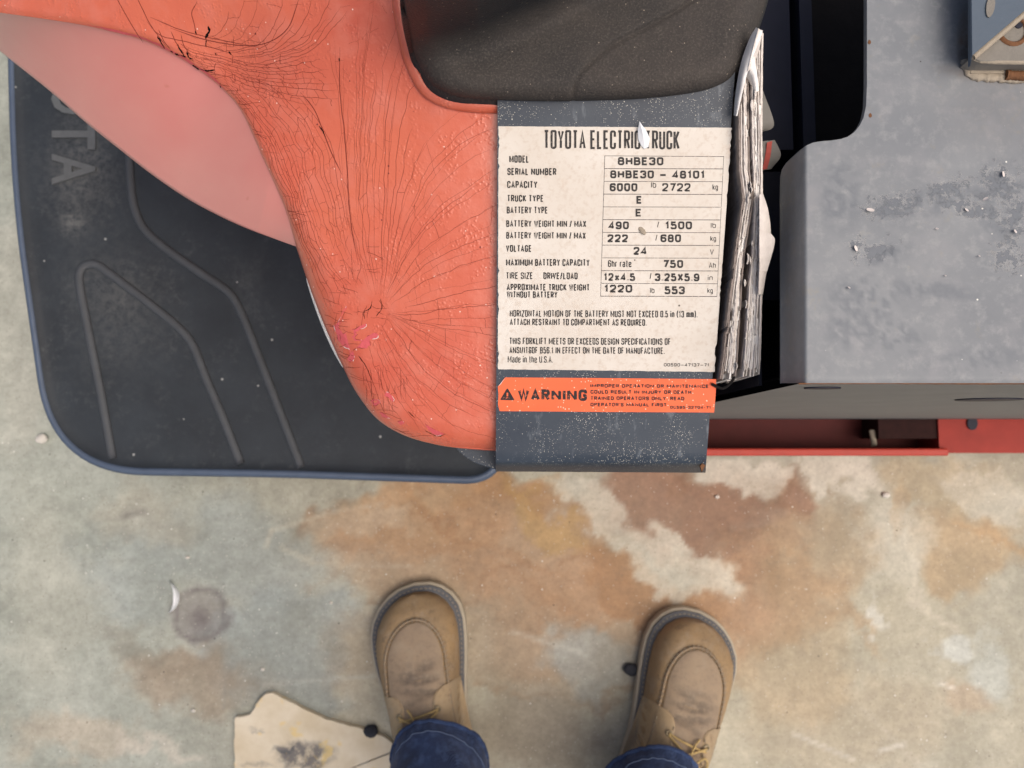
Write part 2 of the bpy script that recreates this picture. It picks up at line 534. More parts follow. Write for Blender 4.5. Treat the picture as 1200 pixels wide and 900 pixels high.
# ------------------------------------------------------------------ the floor
def axis(lo, hi, step, far):
    a = list(np.arange(lo, hi, step)); s = step
    x = a[-1]
    while x < far: s *= 1.25; x += s; a.append(x)
    x, s, left = a[0], step, []
    while x > -far: s *= 1.25; x -= s; left.append(x)
    return np.array(left[::-1] + a)
fx, fy = axis(-.78, .78, .0042, 4.0), axis(-.56, .62, .0042, 4.0)
X, Y = np.meshgrid(fx, fy, indexing='ij')
FX, FY = to_px(np.stack([np.clip(X, -1, 1), np.clip(Y, -.8, .8), 0 * X], -1))
wx = FX + 80 * (fbm(FX / 70, FY / 70, 11) - .5) + 34 * (fbm(FX / 15, FY / 15, 21, 5, .6) - .5)
wy = FY + 80 * (fbm(FX / 70, FY / 70, 31) - .5) + 34 * (fbm(FX / 15, FY / 15, 41, 5, .6) - .5)
big = fbm(FX / 150, FY / 150, 51)[..., None]; mid = fbm(FX / 45, FY / 45, 61, 5)[..., None]
base = np.array([166, 163, 147.]) + (big - .5) * np.array([30, 24, 16]) + (mid - .5) * np.array([34, 34, 34])
lx = sstep(420, 120, FX)[..., None]
base = base * (1 - lx) + (np.array([160, 165, 155.]) + (mid - .5) * 36 + (big - .5) * 16) * lx
col = base
BR, RU, DB, PA, GY = (158, 127, 98), (174, 136, 98), (136, 108, 88), (194, 191, 177), (142, 151, 149)
blobs = [
    (560, 620, 160, 9, 24, (150, 116, 84), .55, .7), (640, 690, 120, 8, 30, (146, 116, 88), .5, .7), (820, 570, 120, 10, 12, (140, 100, 74), .55, .6), (930, 640, 12, 90, 8, (150, 116, 84), .5, .7),
    (880, 660, 10, 70, -12, (142, 106, 80), .5, .7), (1050, 600, 10, 60, 20, (164, 140, 108), .5, .7), (980, 720, 90, 10, 40, (164, 136, 104), .45, .7), (1080, 690, 70, 9, 50, (196, 190, 174), .5, .6), (1170, 640, 60, 10, 30, (176, 146, 110), .5, .6),  # cx, cy, rx, ry, angle, colour, strength, softness
    (500, 600, 150, 45, -10, RU, .65, .5), (470, 650, 120, 60, 10, BR, .55, .6), (590, 570, 70, 25, 0, (172, 128, 84), .6, .6),
    (620, 640, 130, 85, 20, BR, .7, .5), (660, 740, 120, 90, 0, BR, .55, .7), (640, 600, 95, 18, 38, (168, 138, 88), .55, .7),
    (790, 590, 110, 50, 8, DB, .85, .35), (880, 610, 75, 80, -5, DB, .75, .4), (900, 700, 85, 60, 20, BR, .75, .5),
    (770, 690, 100, 35, 28, (150, 116, 84), .8, .4), (830, 740, 90, 50, 30, BR, .55, .6), (960, 660, 60, 90, 0, (160, 140, 112), .6, .6),
    (700, 640, 85, 40, 35, PA, .0, .3), (800, 655, 95, 34, 27, PA, .75, .4), (690, 588, 60, 24, 42, PA, .7, .4),
    (872, 545, 48, 24, 10, PA, .8, .3), (985, 555, 62, 26, 15, PA, .85, .3), (930, 580, 30, 15, 20, DB, .7, .4),
    (1100, 560, 70, 40, 20, (176, 160, 130), .6, .6), (1130, 640, 80, 50, 10, (170, 142, 106), .55, .6), (1150, 580, 60, 20, 40, PA, .6, .5),
    (1040, 640, 60, 50, 0, PA, .45, .6), (1028, 735, 14, 24, 0, (206, 206, 196), .8, .5), (1110, 755, 22, 22, 0, (200, 206, 202), .7, .6),
    (1165, 775, 40, 50, 0, (196, 204, 200), .6, .7), (1130, 820, 45, 22, 0, (170, 142, 116), .35, .7), (1000, 850, 130, 60, 0, (170, 158, 136), .5, .8),
    (940, 780, 70, 60, 0, (168, 150, 122), .55, .7), (560, 740, 80, 60, 20, (152, 138, 118), .5, .8), (690, 770, 60, 50, 40, (146, 156, 156), .6, .6),
    (620, 860, 110, 50, 0, (134, 122, 106), .5, .8), (250, 640, 140, 60, 15, GY, .55, .7), (330, 760, 95, 90, 10, GY, .7, .4),
    (150, 690, 70, 50, 0, GY, .45, .8), (200, 770, 110, 22, 20, (128, 126, 114), .5, .7), (230, 800, 80, 50, 0, (150, 130, 108), .5, .7),
    (90, 870, 90, 30, 0, (180, 166, 146), .5, .7), (60, 700, 60, 140, 0, (172, 172, 158), .4, .8), (170, 600, 60, 40, 0, (172, 160, 138), .3, .7),
    (20, 400, 60, 160, 0, (178, 178, 166), .6, .7), (430, 760, 60, 60, 0, (150, 136, 116), .45, .8),
    (400, 620, 70, 18, -18, (182, 176, 160), .35, .5), (180, 880, 60, 12, 20, (196, 190, 176), .6, .6),
]
for cx, cy, rx, ry, an, c, s, so in blobs:
    so = so * .68
    a = math.radians(an)
    dx, dy = wx - cx, wy - cy
    u = (dx * math.cos(a) + dy * math.sin(a)) / rx; v = (-dx * math.sin(a) + dy * math.cos(a)) / ry
    m = s * sstep(1 + so * .35, 1 - so, np.sqrt(u * u + v * v))[..., None]
    m = m * (.75 + .5 * mid)
    col = col * (1 - np.clip(m, 0, 1)) + (np.array(c) + (mid - .5) * 30) * np.clip(m, 0, 1)
    if c in (BR, RU, DB) and s > .5:
        rr_e = np.sqrt(u * u + v * v) - 1 + .12 * (fbm(FX / 9, FY / 9, 91, 3) - .5)
        tl_ = (.34 * np.exp(-(rr_e * min(rx, ry) / 5.0) ** 2) * sstep(.4, .62, fbm(FX / 60 + cx, FY / 60, 95, 2)))[..., None]
        col = col * (1 - tl_) + np.array([124, 92, 66]) * tl_
# round oil ring left by a small pot, and thin scratches
rr = np.hypot(FX + 16 * (fbm(FX / 11, FY / 11, 71) - .5) - 235, (FY + 8 * (fbm(FX / 14, FY / 14, 72) - .5) - 720) * 1.02)
m = (.26 * sstep(40, 24, rr) * (.4 + 1.2 * mid[..., 0]) + .4 * np.exp(-((rr - 31) / 3.5) ** 2) + .25 * np.exp(-(np.hypot(FX - 236, FY - 728) / 12) ** 2) * (mid[..., 0] * 1.6))[..., None] * (.5 + mid)
col = col * (1 - np.clip(m, 0, .9)) + np.array([104, 98, 98]) * np.clip(m, 0, .9)
def seg(a, b):
    a, b = np.array(a, float), np.array(b, float); d = b - a
    t = np.clip(((FX - a[0]) * d[0] + (FY - a[1]) * d[1]) / (d @ d), 0, 1)
    return np.hypot(FX - a[0] - t * d[0], FY - a[1] - t * d[1])
for a, b, w, c, s in [((312, 640), (318, 622), 3, (196, 190, 172), .5), ((318, 622), (380, 603), 3, (196, 190, 172), .45), ((380, 603), (448, 590), 3, (196, 186, 168), .35),
                      ((330, 642), (368, 660), 3, (196, 190, 172), .5), ((368, 660), (480, 664), 3, (180, 170, 152), .35), ((600, 740), (680, 765), 3, (196, 194, 184), .4),
                      ((310, 802), (440, 792), 2.5, (176, 176, 168), .5), ((262, 640), (262, 830), 2, (118, 122, 120), .25), ((930, 860), (1000, 890), 2.5, (206, 204, 196), .5),
                      ((146, 604), (168, 600), 4, (120, 118, 112), .6), ((1100, 800), (1120, 808), 2, (224, 222, 214), .6),
                      ((1030, 880), (1060, 872), 2.5, (216, 214, 206), .6), ((1010, 830), (1080, 900), 3, (190, 184, 170), .35)]:
    m = (s * np.exp(-(seg(a, b) / w) ** 2))[..., None]
    col = col * (1 - m) + np.array(c) * m
floor = obj("floor", np.stack([X, Y, 0 * X], -1).reshape(-1, 3), grid_faces(len(fx), len(fy)), M['floor'])
floor["kind"] = "structure"
set_color(floor, "stain", srgb_np(np.clip(col, 0, 255)).reshape(-1, 3))

# ------------------------------------------------------------------ the truck
truck = empty("pallet_truck", (0.15, 0.2, 0.0))
tag(truck, "orange and grey electric pallet truck with cracked cowl, data label and black platform mat", "pallet truck")

dpl = lambda y: 1.0 / (2.4781 - 6.5645e-4 * np.asarray(y, float))
def plate_pt(px, py, lift=0.0):
    return D(px, py, dpl(py) - lift)

# --- platform mat
MZ = .17
mo = round_poly([(14, -260), (6, 40), (11, 230), (57, 556), (330, 560), (588, 569), (606, 440), (600, -260)],
                [0, 60, 160, 112, 60, 46, 40, 0], 18)
mw = P(mo[:, 0], mo[:, 1], MZ)
deck = MB(); dk = mw.copy(); ctr = mw.mean(0); dk[:, :2] = ctr[:2] + (dk[:, :2] - ctr[:2]) * .975; dk[:, 2] = MZ - .02
deck.add(*prism(dk, 0, .075)); deck.build("platform_deck", M['black2'], truck, False)
# inner sunk surface as a grid so that dust can sit on it
def inset(p, d):
    t = np.roll(p, -1, 0) - np.roll(p, 1, 0); t[:, 2] = 0; t /= np.linalg.norm(t, axis=1)[:, None]
    n = np.stack([t[:, 1], -t[:, 0], 0 * t[:, 0]], 1)
    if ((p - p.mean(0)) * n).sum() < 0: n = -n
    return p - n * d
rings = []
cen = np.array([mw[:, 0].mean(), mw[:, 1].mean(), 0])
for d, z in ((.0085, -.0005), (.012, -.003), (.017, -.0042)):
    r = inset(mw, d); r[:, 2] = MZ + z; rings.append(r)
last = rings[-1]
for k in np.linspace(.96, .0, 60):
    r = cen + (last - cen) * k; r[:, 2] = MZ - .0045; rings.append(r)
V = np.stack(rings); nr, nn = V.shape[:2]
f = grid_faces(nr, nn) + [(i * nn + nn - 1, (i + 1) * nn + nn - 1, (i + 1) * nn, i * nn) for i in range(nr - 1)]
mat_o = obj("platform_mat", V.reshape(-1, 3), f, M['rubber'], truck)
vx, vy = to_px(V.reshape(-1, 3))
dust = .8 * np.exp(-(((vx - 95) / 40) ** 2 + ((vy - 195) / 55) ** 2)) + .9 * np.exp(-(((vx - 85) / 14) ** 2 + ((vy - 262) / 13) ** 2)) \
    + .5 * np.exp(-(((vx - 130) / 60) ** 2 + ((vy - 360) / 60) ** 2)) + .35 * np.exp(-(((vx - 320) / 40) ** 2 + ((vy - 330) / 30) ** 2))
set_color(mat_o, "dust", np.clip(dust, 0, 1)[:, None])
rim_prof = [(.0, -.012), (.0, -.005), (.0015, -.001), (.004, .0008), (.0072, .0003), (.0088, -.003)]
RV = []
for d, z in rim_prof:
    r = inset(mw, d); r[:, 2] = MZ + z; RV.append(r)
RV = np.stack(RV); nr = len(rim_prof)
obj("rim", RV.reshape(-1, 3), grid_faces(nr, nn) + [(i * nn + nn - 1, (i + 1) * nn + nn - 1, (i + 1) * nn, i * nn) for i in range(nr - 1)], M['rim'], mat_o)
for pts in ([(132, 538), (118, 460), (102, 380), (93, 330), (97, 313), (112, 310), (130, 322), (170, 352), (208, 383), (226, 405), (240, 440), (262, 492), (282, 544)],
            [(151, 170), (153, 215), (158, 245), (170, 270), (195, 292), (235, 320), (268, 343), (283, 368), (300, 410), (325, 475), (353, 548)]):
    s = spline(pts, 80); w = P(s[:, 0], s[:, 1], MZ - .0040)
    obj("ridge", *tube(w, .0048, 12, flat=.7), M['ridge'], mat_o)

def text_mesh(body, bold=0.0):
    cu = bpy.data.curves.new("tmp_text", 'FONT'); cu.body = body; cu.size = 1.0; cu.offset = bold; cu.resolution_u = 3
    o = bpy.data.objects.new("tmp_text", cu); C.objects.link(o)
    bpy.context.view_layer.update()
    me = o.to_mesh()
    v = np.array([x.co[:] for x in me.vertices]); fc = [tuple(p.vertices) for p in me.polygons]
    o.to_mesh_clear(); bpy.data.objects.remove(o); bpy.data.curves.remove(cu)
    return v, fc
CAP = text_mesh("H")[0][:, 1].max()

# raised word moulded into the mat, letters one by one, tops towards +x
y0 = 198 - 5 * 41
for k, ch in enumerate("TOYOTA"):
    v, fc = text_mesh(ch, .02)
    cx = (v[:, 0].min() + v[:, 0].max()) / 2; hw = (v[:, 0].max() - v[:, 0].min()) / 2
    pxx = 62 + v[:, 1] / CAP * 48; pyy = (y0 + 41 * k) + (v[:, 0] - cx) / hw * 18
    top = P(pxx, pyy, MZ - .0022)
    n = len(top); bot = top - [0, 0, .003]
    bm = bmesh.new(); bv = [bm.verts.new(p) for p in top]
    for q in fc:
        try: bm.faces.new([bv[i] for i in q])
        except ValueError: pass
    ex = bmesh.ops.extrude_face_region(bm, geom=bm.faces[:])
    for e in ex['geom']:
        if isinstance(e, bmesh.types.BMVert): e.co.z -= .003
    vv = np.array([x.co[:] for x in bm.verts]); bm.verts.index_update(); ff = [[x.index for x in q.verts] for q in bm.faces]; bm.free()
    obj("letter", vv, ff, M['letter'], mat_o, False)

# --- cowl
O_f = [(-90, 0), (0, 15), (83, 27), (130, 37), (167, 47), (200, 62), (233, 82), (260, 104), (283, 131), (307, 183), (333, 242), (347, 289)]
O_e = [(347, 289), (361, 331), (376, 371), (390, 404), (401, 428), (417, 459), (441, 490), (471, 509), (506, 520), (545, 526), (600, 530)]
B_f = [(-140, -50), (-30, 36), (20, 76), (60, 108), (100, 143), (140, 175), (180, 206), (220, 233), (255, 252), (290, 268), (322, 280), (347, 289)]
Of = cspline(O_f, 180); Oe = cspline(O_e, 160); Bf = cspline(B_f, 180)
OUT = np.vstack([Of, Oe[1:]])
def edge_dist(px, py):
    px, py = np.asarray(px, float), np.asarray(py, float)
    best = np.full(px.shape, 1e9); w = np.zeros(px.shape)
    for i in range(0, len(OUT)):
        d = np.hypot(px - OUT[i, 0], py - OUT[i, 1]); m = d < best
        best = np.where(m, d, best); w = np.where(m, i / len(OUT), w)
    return best, w
def dcowl_raw(px, py):
    u = np.clip((582 - np.asarray(px, float)) / 582, 0, 1.3)
    return dpl(py) + .007 + .085 * u ** 1.5
def dcowl(px, py):
    e, w = edge_dist(px, py)
    R = np.where(w > .55, 30.0, 11.0)
    R = np.where((w > .45) & (w <= .55), 11 + 19 * (w - .45) / .1, R)
    x = np.clip(e / R, 0, 1)
    drop = (1 - np.sqrt(np.clip(1 - (1 - x) ** 2, 0, 1))) * R * .00046
    ripple = .0012 * (fbm(np.asarray(px) / 60 + 40, np.asarray(py) / 60 + 40, 81, 2) - .5)
    # gentle saddle where the flank swings outward
    sad = .010 * np.exp(-(((px - 255) / 75.) ** 2 + ((py - 75) / 60.) ** 2))
    return dcowl_raw(px, py) + drop + ripple + sad
def cowl_pt(px, py, lift=0.0):
    return D(px, py, dcowl(px, py) - lift)
I_f = np.stack([np.full(len(OUT), 650.0), np.linspace(-70, 505, len(OUT))], 1)
I_f[:len(Of), 1] = np.linspace(-90, 180, len(Of)); I_f[len(Of):, 1] = np.linspace(182, 500, len(OUT) - len(Of))
sv = np.concatenate([np.linspace(0, .12, 40) ** 1.0, np.linspace(.13, 1, 90)])
G = OUT[:, None] * (1 - sv)[None, :, None] + I_f[:, None] * sv[None, :, None]
gp = cowl_pt(G[..., 0], G[..., 1])
# skirt below the free edge and down to the deck
nO = len(OUT)
sk = []
for dz, k in ((0, 0), (.004, .003), (.012, .008), (.05, .024), (.12, .05), (.3, .09)):
    q = gp[:, 0].copy(); q[:, 2] -= dz
    q[:, :2] += (np.array([.03, .22]) - q[:, :2]) / np.linalg.norm(np.array([.03, .22]) - q[:, :2], axis=1)[:, None] * k
    q[:, 2] = np.maximum(q[:, 2], MZ - .003); sk.append(q)
cm = MB()
cm.add(gp.reshape(-1, 3), grid_faces(*gp.shape[:2]))
SK = np.stack(sk, 1)[len(Of) - 1:]
cm.add(SK.reshape(-1, 3), grid_faces(*SK.shape[:2]))
cowl = cm.build("cowl", M['orange'], truck)
# concave flank
vv = np.linspace(0, 1, 40)
dO = dcowl(Of[:, 0], Of[:, 1])
Dt = .085 * np.sin(np.clip(np.linspace(.25, 1, len(Of)), 0, 1) * np.pi) ** .8 * .8 + .03 * np.linspace(1, 0, len(Of))
FP = Of[:, None] * (1 - vv)[None, :, None] + Bf[:, None] * vv[None, :, None]
FD = dO[:, None] + .0006 + Dt[:, None] * (.75 * vv + .25 * vv ** 3)[None, :]
fl = D(FP[..., 0], FP[..., 1], FD)
low = []
for dz, k in ((.004, .004), (.02, .016), (.1, .06), (.25, .11)):
    q = fl[:, -1].copy(); q[:, 2] = np.maximum(q[:, 2] - dz, MZ - .003)
    q[:, :2] += (np.array([.03, .22]) - q[:, :2]) / np.linalg.norm(np.array([.03, .22]) - q[:, :2], axis=1)[:, None] * k; low.append(q)
FL = np.concatenate([fl, np.stack(low, 1)], 1)
flank = obj("flank", FL.reshape(-1, 3), grid_faces(*FL.shape[:2]), M['pink'], cowl)
flank["label"] = "smooth faded pink flank of the cowl"
# pale thin strip under the cowl rim
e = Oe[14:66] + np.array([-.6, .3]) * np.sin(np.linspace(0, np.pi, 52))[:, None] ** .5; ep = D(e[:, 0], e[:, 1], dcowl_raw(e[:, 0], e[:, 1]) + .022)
obj("edge_strip", *tube(ep, .0003 + .0011 * np.sin(np.linspace(0, np.pi, 52)) ** .7, 8), M['pale_strip'], cowl)

# --- cracks: fine ribbons that follow the surface
cr = MB(); gs = MB()
def ribbon(mb, pts, width, lift=.00012, taper=True):
    pts = np.asarray(pts, float)
    if len(pts) < 2: return
    t = np.gradient(pts, axis=0); t /= np.linalg.norm(t, axis=1)[:, None] + 1e-9
    n = np.stack([-t[:, 1], t[:, 0]], 1)
    w = np.broadcast_to(np.asarray(width, float), (len(pts),)).copy()
    if taper:
        k = np.linspace(0, 1, len(pts)); w = w * np.clip(np.minimum(k, 1 - k) * 8, .25, 1)
    a, b = pts + n * w[:, None] / 2, pts - n * w[:, None] / 2
    q = np.stack([a, b], 1)
    v = cowl_pt(q[..., 0], q[..., 1], lift)
    mb.add(v.reshape(-1, 3), grid_faces(len(pts), 2))
def wobble(p, amp, scale, seed):
    n = np.stack([fbm(p[:, 0] / scale, p[:, 1] / scale, seed, 2) - .5, fbm(p[:, 0] / scale + 50, p[:, 1] / scale + 9, seed + 5, 2) - .5], 1)
    return p + n * amp
def inside(p):
    """inside the cowl outline in the photo plane"""
    x, y = p[:, 0], p[:, 1]
    xo = np.interp(y, OUT[:, 1], OUT[:, 0])
    return (x > xo + 1.5) & (y < 526) & (x < 640)
def fan(guides, per, width, trunc=.35, cross=0, jit=.25, seed=0, amp=5):
    r = random.Random(seed)
    G_ = [spline(g, 40) for g in guides]
    lines = []
    for i in range(len(G_) - 1):
        for k in range(per):
            t = (k + r.uniform(-jit, jit)) / per
            lines.append(G_[i] * (1 - t) + G_[i + 1] * t)
    lines.append(G_[-1])
    for li, p in enumerate(lines):
        p = wobble(wobble(p, amp, 26, seed), 2.4, 6, seed + 3)
        s0 = int(40 * max(0, r.uniform(-.25, trunc))); s1 = 40 - int(40 * max(0, r.uniform(-.25, trunc)))
        q = p[s0:s1]
        if len(q) < 4: continue
        q = q[inside(q)]
        if len(q) < 4: continue
        ribbon(cr, q, width * r.uniform(.45, 1.15))
    for i in range(len(lines) - 1):
        for _ in range(cross):
            k = r.randrange(2, 37)
            k = (2 + int((_ + (.5 if i % 2 else 0) + r.uniform(-.25, .25)) * 36 / cross)) % 39
            a = wobble(wobble(lines[i], amp, 26, seed), 2.4, 6, seed + 3)[k]; b = wobble(wobble(lines[i + 1], amp, 26, seed), 2.4, 6, seed + 3)[min(39, max(0, k + r.randrange(-1, 2)))]
            if np.linalg.norm(a - b) > 22: continue
            q = np.linspace(a, b, 5) + np.array([[0, 0]] + [[r.uniform(-.8, .8), r.uniform(-.8, .8)] for _ in range(3)] + [[0, 0]])
            if inside(q).all(): ribbon(cr, q, width * r.uniform(.35, .9), taper=False)
# between the two stress points along the flank
fan([[(240, 92), (275, 122), (300, 160), (322, 205), (345, 262), (366, 318), (392, 372)],
     [(258, 90), (295, 125), (325, 175), (350, 235), (372, 295), (404, 345)],
     [(275, 86), (322, 122), (355, 180), (378, 245), (398, 300), (424, 345)],
     [(290, 80), (345, 108), (385, 165), (400, 230), (412, 290), (434, 345)]], 5, .42, .30, 15, seed=100, amp=9)
# short transverse cracks along the flank edge
rr_ = random.Random(5)
for k in range(70):
    i = int(rr_.uniform(95, 300)); o = OUT[i]
    l = rr_.uniform(10, 34)
    d = np.array([1, rr_.uniform(-.18, .30)])
    q = wobble(o + d * np.linspace(2, l, 8)[:, None], 5, 12, 300 + k)
    if inside(q).all(): ribbon(cr, q, .42 * rr_.uniform(.6, 1.3))
# small cells around the upper stress point
fan([[(205, 52), (240, 62), (285, 74), (330, 76), (370, 66)], [(218, 66), (250, 76), (290, 88), (340, 92), (390, 90)],
     [(236, 82), (262, 95), (300, 108), (345, 118), (395, 125)]], 4, .5, .3, 16, seed=200, amp=7)
for k in range(22):
    a = np.array([rr_.uniform(205, 330), rr_.uniform(40, 118)]); l = rr_.uniform(7, 16)
    q = wobble(a + np.array([rr_.uniform(-.3, .45), 1]) * np.linspace(0, l, 5)[:, None], 4, 10, 900 + k)
    if inside(q).all(): ribbon(cr, q, .55 * rr_.uniform(.5, 1.4))
# arcs running up from it
fan([[(222, 44), (255, 38), (268, 20), (272, -10)], [(250, 60), (300, 50), (322, 22), (330, -10)], [(270, 72), (335, 58), (366, 25), (380, -10)],
     [(300, 82), (362, 60), (400, 25), (420, -10)]], 4, .42, .3, 3, seed=400, amp=8)
ribbon(cr, spline([(200, 33), (235, 45), (270, 52), (300, 53), (322, 46), (338, 32), (346, 12), (352, -8)], 50), 1.0)
for pts in ([(133, -8), (150, 22), (168, 50)], [(158, -8), (176, 28), (196, 56)], [(176, 20), (215, 36), (262, 48), (292, 53)], [(172, 25), (190, 42), (240, 54), (270, 62)],
            [(186, 35), (192, 48), (200, 58)], [(200, 36), (208, 52), (216, 64)], [(212, 40), (216, 54), (224, 66)], [(231, 2), (225, 15), (228, 30), (230, 41)]):
    ribbon(cr, wobble(spline(pts, 16), 2, 12, len(pts)), .8)
# long cracks from the top edge down to the lower stress point
fan([[(398, 55), (399, 110), (402, 170), (407, 240), (418, 300), (438, 345)], [(463, -8), (444, 55), (436, 130), (430, 210), (433, 285), (442, 345)],
     [(486, 20), (460, 85), (451, 150), (450, 215), (447, 285), (446, 345)], [(496, 80), (473, 115), (464, 170), (461, 215), (455, 285), (449, 350)],
     [(540, 122), (500, 165), (478, 215), (463, 280), (452, 345)]], 2, .45, .3, 1, seed=500, amp=6)
ribbon(cr, wobble(spline([(398, 55), (399, 110), (403, 150), (406, 186), (411, 260), (420, 310)], 40), 2, 30, 3), .9)
ribbon(cr, spline([(352, 108), (368, 128), (378, 152), (388, 178), (401, 205)], 30), 1.0)
# the fan to the right of it
fan([[(590, 138), (535, 165), (498, 208), (472, 268), (454, 345)], [(590, 198), (535, 235), (495, 272), (468, 312), (454, 350)], [(590, 262), (535, 285), (495, 305), (470, 335), (455, 354)],
     [(590, 333), (530, 346), (490, 358), (458, 366)], [(590, 369), (530, 372), (485, 376), (458, 368)], [(590, 402), (530, 390), (485, 378), (456, 367)],
     [(590, 460), (540, 430), (495, 396), (455, 368)], [(590, 490), (540, 468), (500, 438), (470, 402), (452, 372)], [(590, 517), (535, 500), (490, 464), (452, 420), (440, 395)]],
    2, .45, .18, 2, seed=600, amp=5)
fan([[(560, 118), (512, 160), (485, 212), (466, 275), (452, 345)], [(590, 170), (535, 205), (497, 245), (470, 295), (454, 348)], [(590, 232), (535, 262), (496, 290), (470, 325), (455, 352)], [(590, 300), (535, 318), (495, 335), (458, 360)],
     [(590, 386), (530, 381), (485, 377), (458, 368)], [(590, 432), (540, 410), (492, 386), (456, 368)], [(590, 476), (540, 450), (498, 418), (455, 370)], [(590, 506), (538, 486), (496, 452), (460, 408), (445, 385)]], 3, .26, .45, 4, seed=640, amp=7)
fan([[(372, 10), (385, 60), (396, 120), (400, 200), (410, 270), (432, 340)], [(420, -8), (418, 60), (415, 130), (414, 210), (420, 280), (438, 342)], [(450, -8), (436, 60), (428, 140), (424, 215), (428, 285), (440, 345)], [(480, 60), (466, 110), (457, 165), (455, 220), (450, 290), (446, 345)]], 4, .26, .5, 4, seed=560, amp=8)
fan([[(446, 380), (480, 440), (520, 490), (540, 508)], [(438, 395), (455, 440), (475, 480), (495, 505)], [(425, 420), (432, 450), (440, 480)]], 4, .42, .35, 2, seed=700, amp=4)
for k in range(26):
    x = rr_.uniform(420, 480); y = rr_.uniform(425, 465)
    q = wobble(np.array([x, y]) + np.array([.08, 1]) * np.linspace(0, rr_.uniform(10, 30), 6)[:, None], 3, 10, 1200 + k)
    if inside(q).all(): ribbon(cr, q, .42 * rr_.uniform(.6, 1.3))
for k in range(40):   # loose web left of the lower stress point
    a = np.array([rr_.uniform(375, 445), rr_.uniform(290, 400)]); an = rr_.choice([rr_.uniform(-.4, .5), rr_.uniform(1.1, 1.9)])
    q = wobble(a + np.array([math.cos(an), math.sin(an)]) * np.linspace(0, rr_.uniform(8, 24), 6)[:, None], 4, 9, 1300 + k)
    if inside(q).all(): ribbon(cr, q, .42 * rr_.uniform(.6, 1.3))
cr.build("crack_web", M['crack'], cowl, False, "stuff")
# wide black gashes
for pts, w in (([(244, 30), (245, 37), (241, 45)], 3.6), ([(184, 42), (189, 50), (193, 57)], 1.8), ([(199, 60), (208, 64), (218, 67)], 2.2), ([(208, 52), (212, 60), (216, 66)], 1.6),
               ([(219, 60), (221, 67), (226, 69)], 2.0), ([(229, 36), (230, 40)], 1.8), ([(241, 47), (242, 55)], 1.5), ([(268, 60), (271, 64)], 2), ([(252, 62), (253, 65)], 1.4),
               ([(235, 81), (243, 83), (252, 82)], 2.0), ([(225, 76), (234, 82)], 1.8), ([(258, 98), (259, 103)], 1.2), ([(374, 147), (378, 153), (381, 161)], 1.4), ([(397, 68), (398, 72)], 1.6),
               ([(436, 352), (434, 361), (427, 366), (427, 374)], .9), ([(446, 350), (447, 362), (441, 371)], .9), ([(420, 417), (428, 428), (436, 446)], .9), ([(478, 482), (486, 490)], 1.1), ([(498, 505), (512, 511), (522, 509)], .9)):
    ribbon(gs, wobble(spline(pts, 12), 1.6, 4, int(pts[0][0])), w * .8 * (.5 + np.random.default_rng(int(pts[0][0])).random(12)), .0002)
gs.build("gash", M['gash'], cowl, False, "stuff")
# flaked patches with pale rims
ls = MB(); fk = MB()
fo = Of[38:118:2] + np.array([1.0, -1.6])
ribbon(ls, wobble(fo, 2.0, 6, 8), 1.2 + 2.2 * fbm(fo[:, 0] / 9, fo[:, 1] / 9, 4, 2), .0003)  # pale highlight along the fold, painted as a ribbon
gs2 = MB()  # dark rim pieces around the flaked patches
def flake_patch(poly, rim=.7, seed=0):
    p = np.array(poly + [poly[0]], float); r_ = random.Random(seed)
    s = np.vstack([np.linspace(p[i], p[i + 1], 5)[:-1] for i in range(len(p) - 1)])
    s = wobble(s, 2.2, 3, seed + 20)
    ls.add(cowl_pt(s[:, 0], s[:, 1], .00016), [tuple(range(len(s)))])
    i = 0
    while i < len(s) - 6:
        k = r_.randrange(3, 7); w = rim * r_.uniform(.3, 1)
        ribbon(r_.choice([fk, gs2, gs2]), s[i:i + k], w, .00025); i += k + r_.randrange(0, 5)
flake_patch([(390.8, 381.1), (394.4, 390.9), (395.7, 398.2), (401.8, 405.6), (409.1, 409.2), (410.3, 414.1), (406.7, 420.2), (410.3, 425.1), (414.0, 422.7), (415.2, 416.6), (414.0, 410.5), (418.9, 407.5), (429.9, 408.5), (434.1, 404.4), (433.6, 398.2), (443.3, 395.8), (443.3, 390.9), (439.7, 389.7), (431.1, 393.3), (426.2, 398.2), (418.9, 397.8), (415.2, 395.8), (418.9, 392.1), (416.5, 389.7), (428.7, 382.3), (428.7, 378.7), (418.9, 384.1), (406.7, 388.5), (403.0, 390.9), (398.1, 386.0), (394.4, 381.1)], .8, 1)
flake_patch([(392, 384), (396, 378), (399, 371), (404, 361), (407, 358), (404, 366), (401, 374), (397, 384)], .5, 2)
flake_patch([(452, 459), (456, 460), (462, 468), (461, 471), (455, 466), (451, 464)], .6, 3); flake_patch([(434, 470), (438, 467), (444, 468), (446, 473), (440, 476), (436, 473)], .6, 4)
flake_patch([(445, 483), (451, 485), (458, 491), (452, 490), (447, 488)], .5, 5); flake_patch([(498, 496), (507, 502), (521, 509), (512, 511), (504, 506)], .7, 6)
flake_patch([(466, 494), (471, 493), (475, 496), (470, 498)], .6, 7)
ls.build("bare_patch_fold_highlight", M['loss_highlight'], cowl, False, "stuff"); fk.build("flake_edge", M['flake'], cowl, False, "stuff"); gs2.build("flake_dark_edge", M['crack'], cowl, False, "stuff")

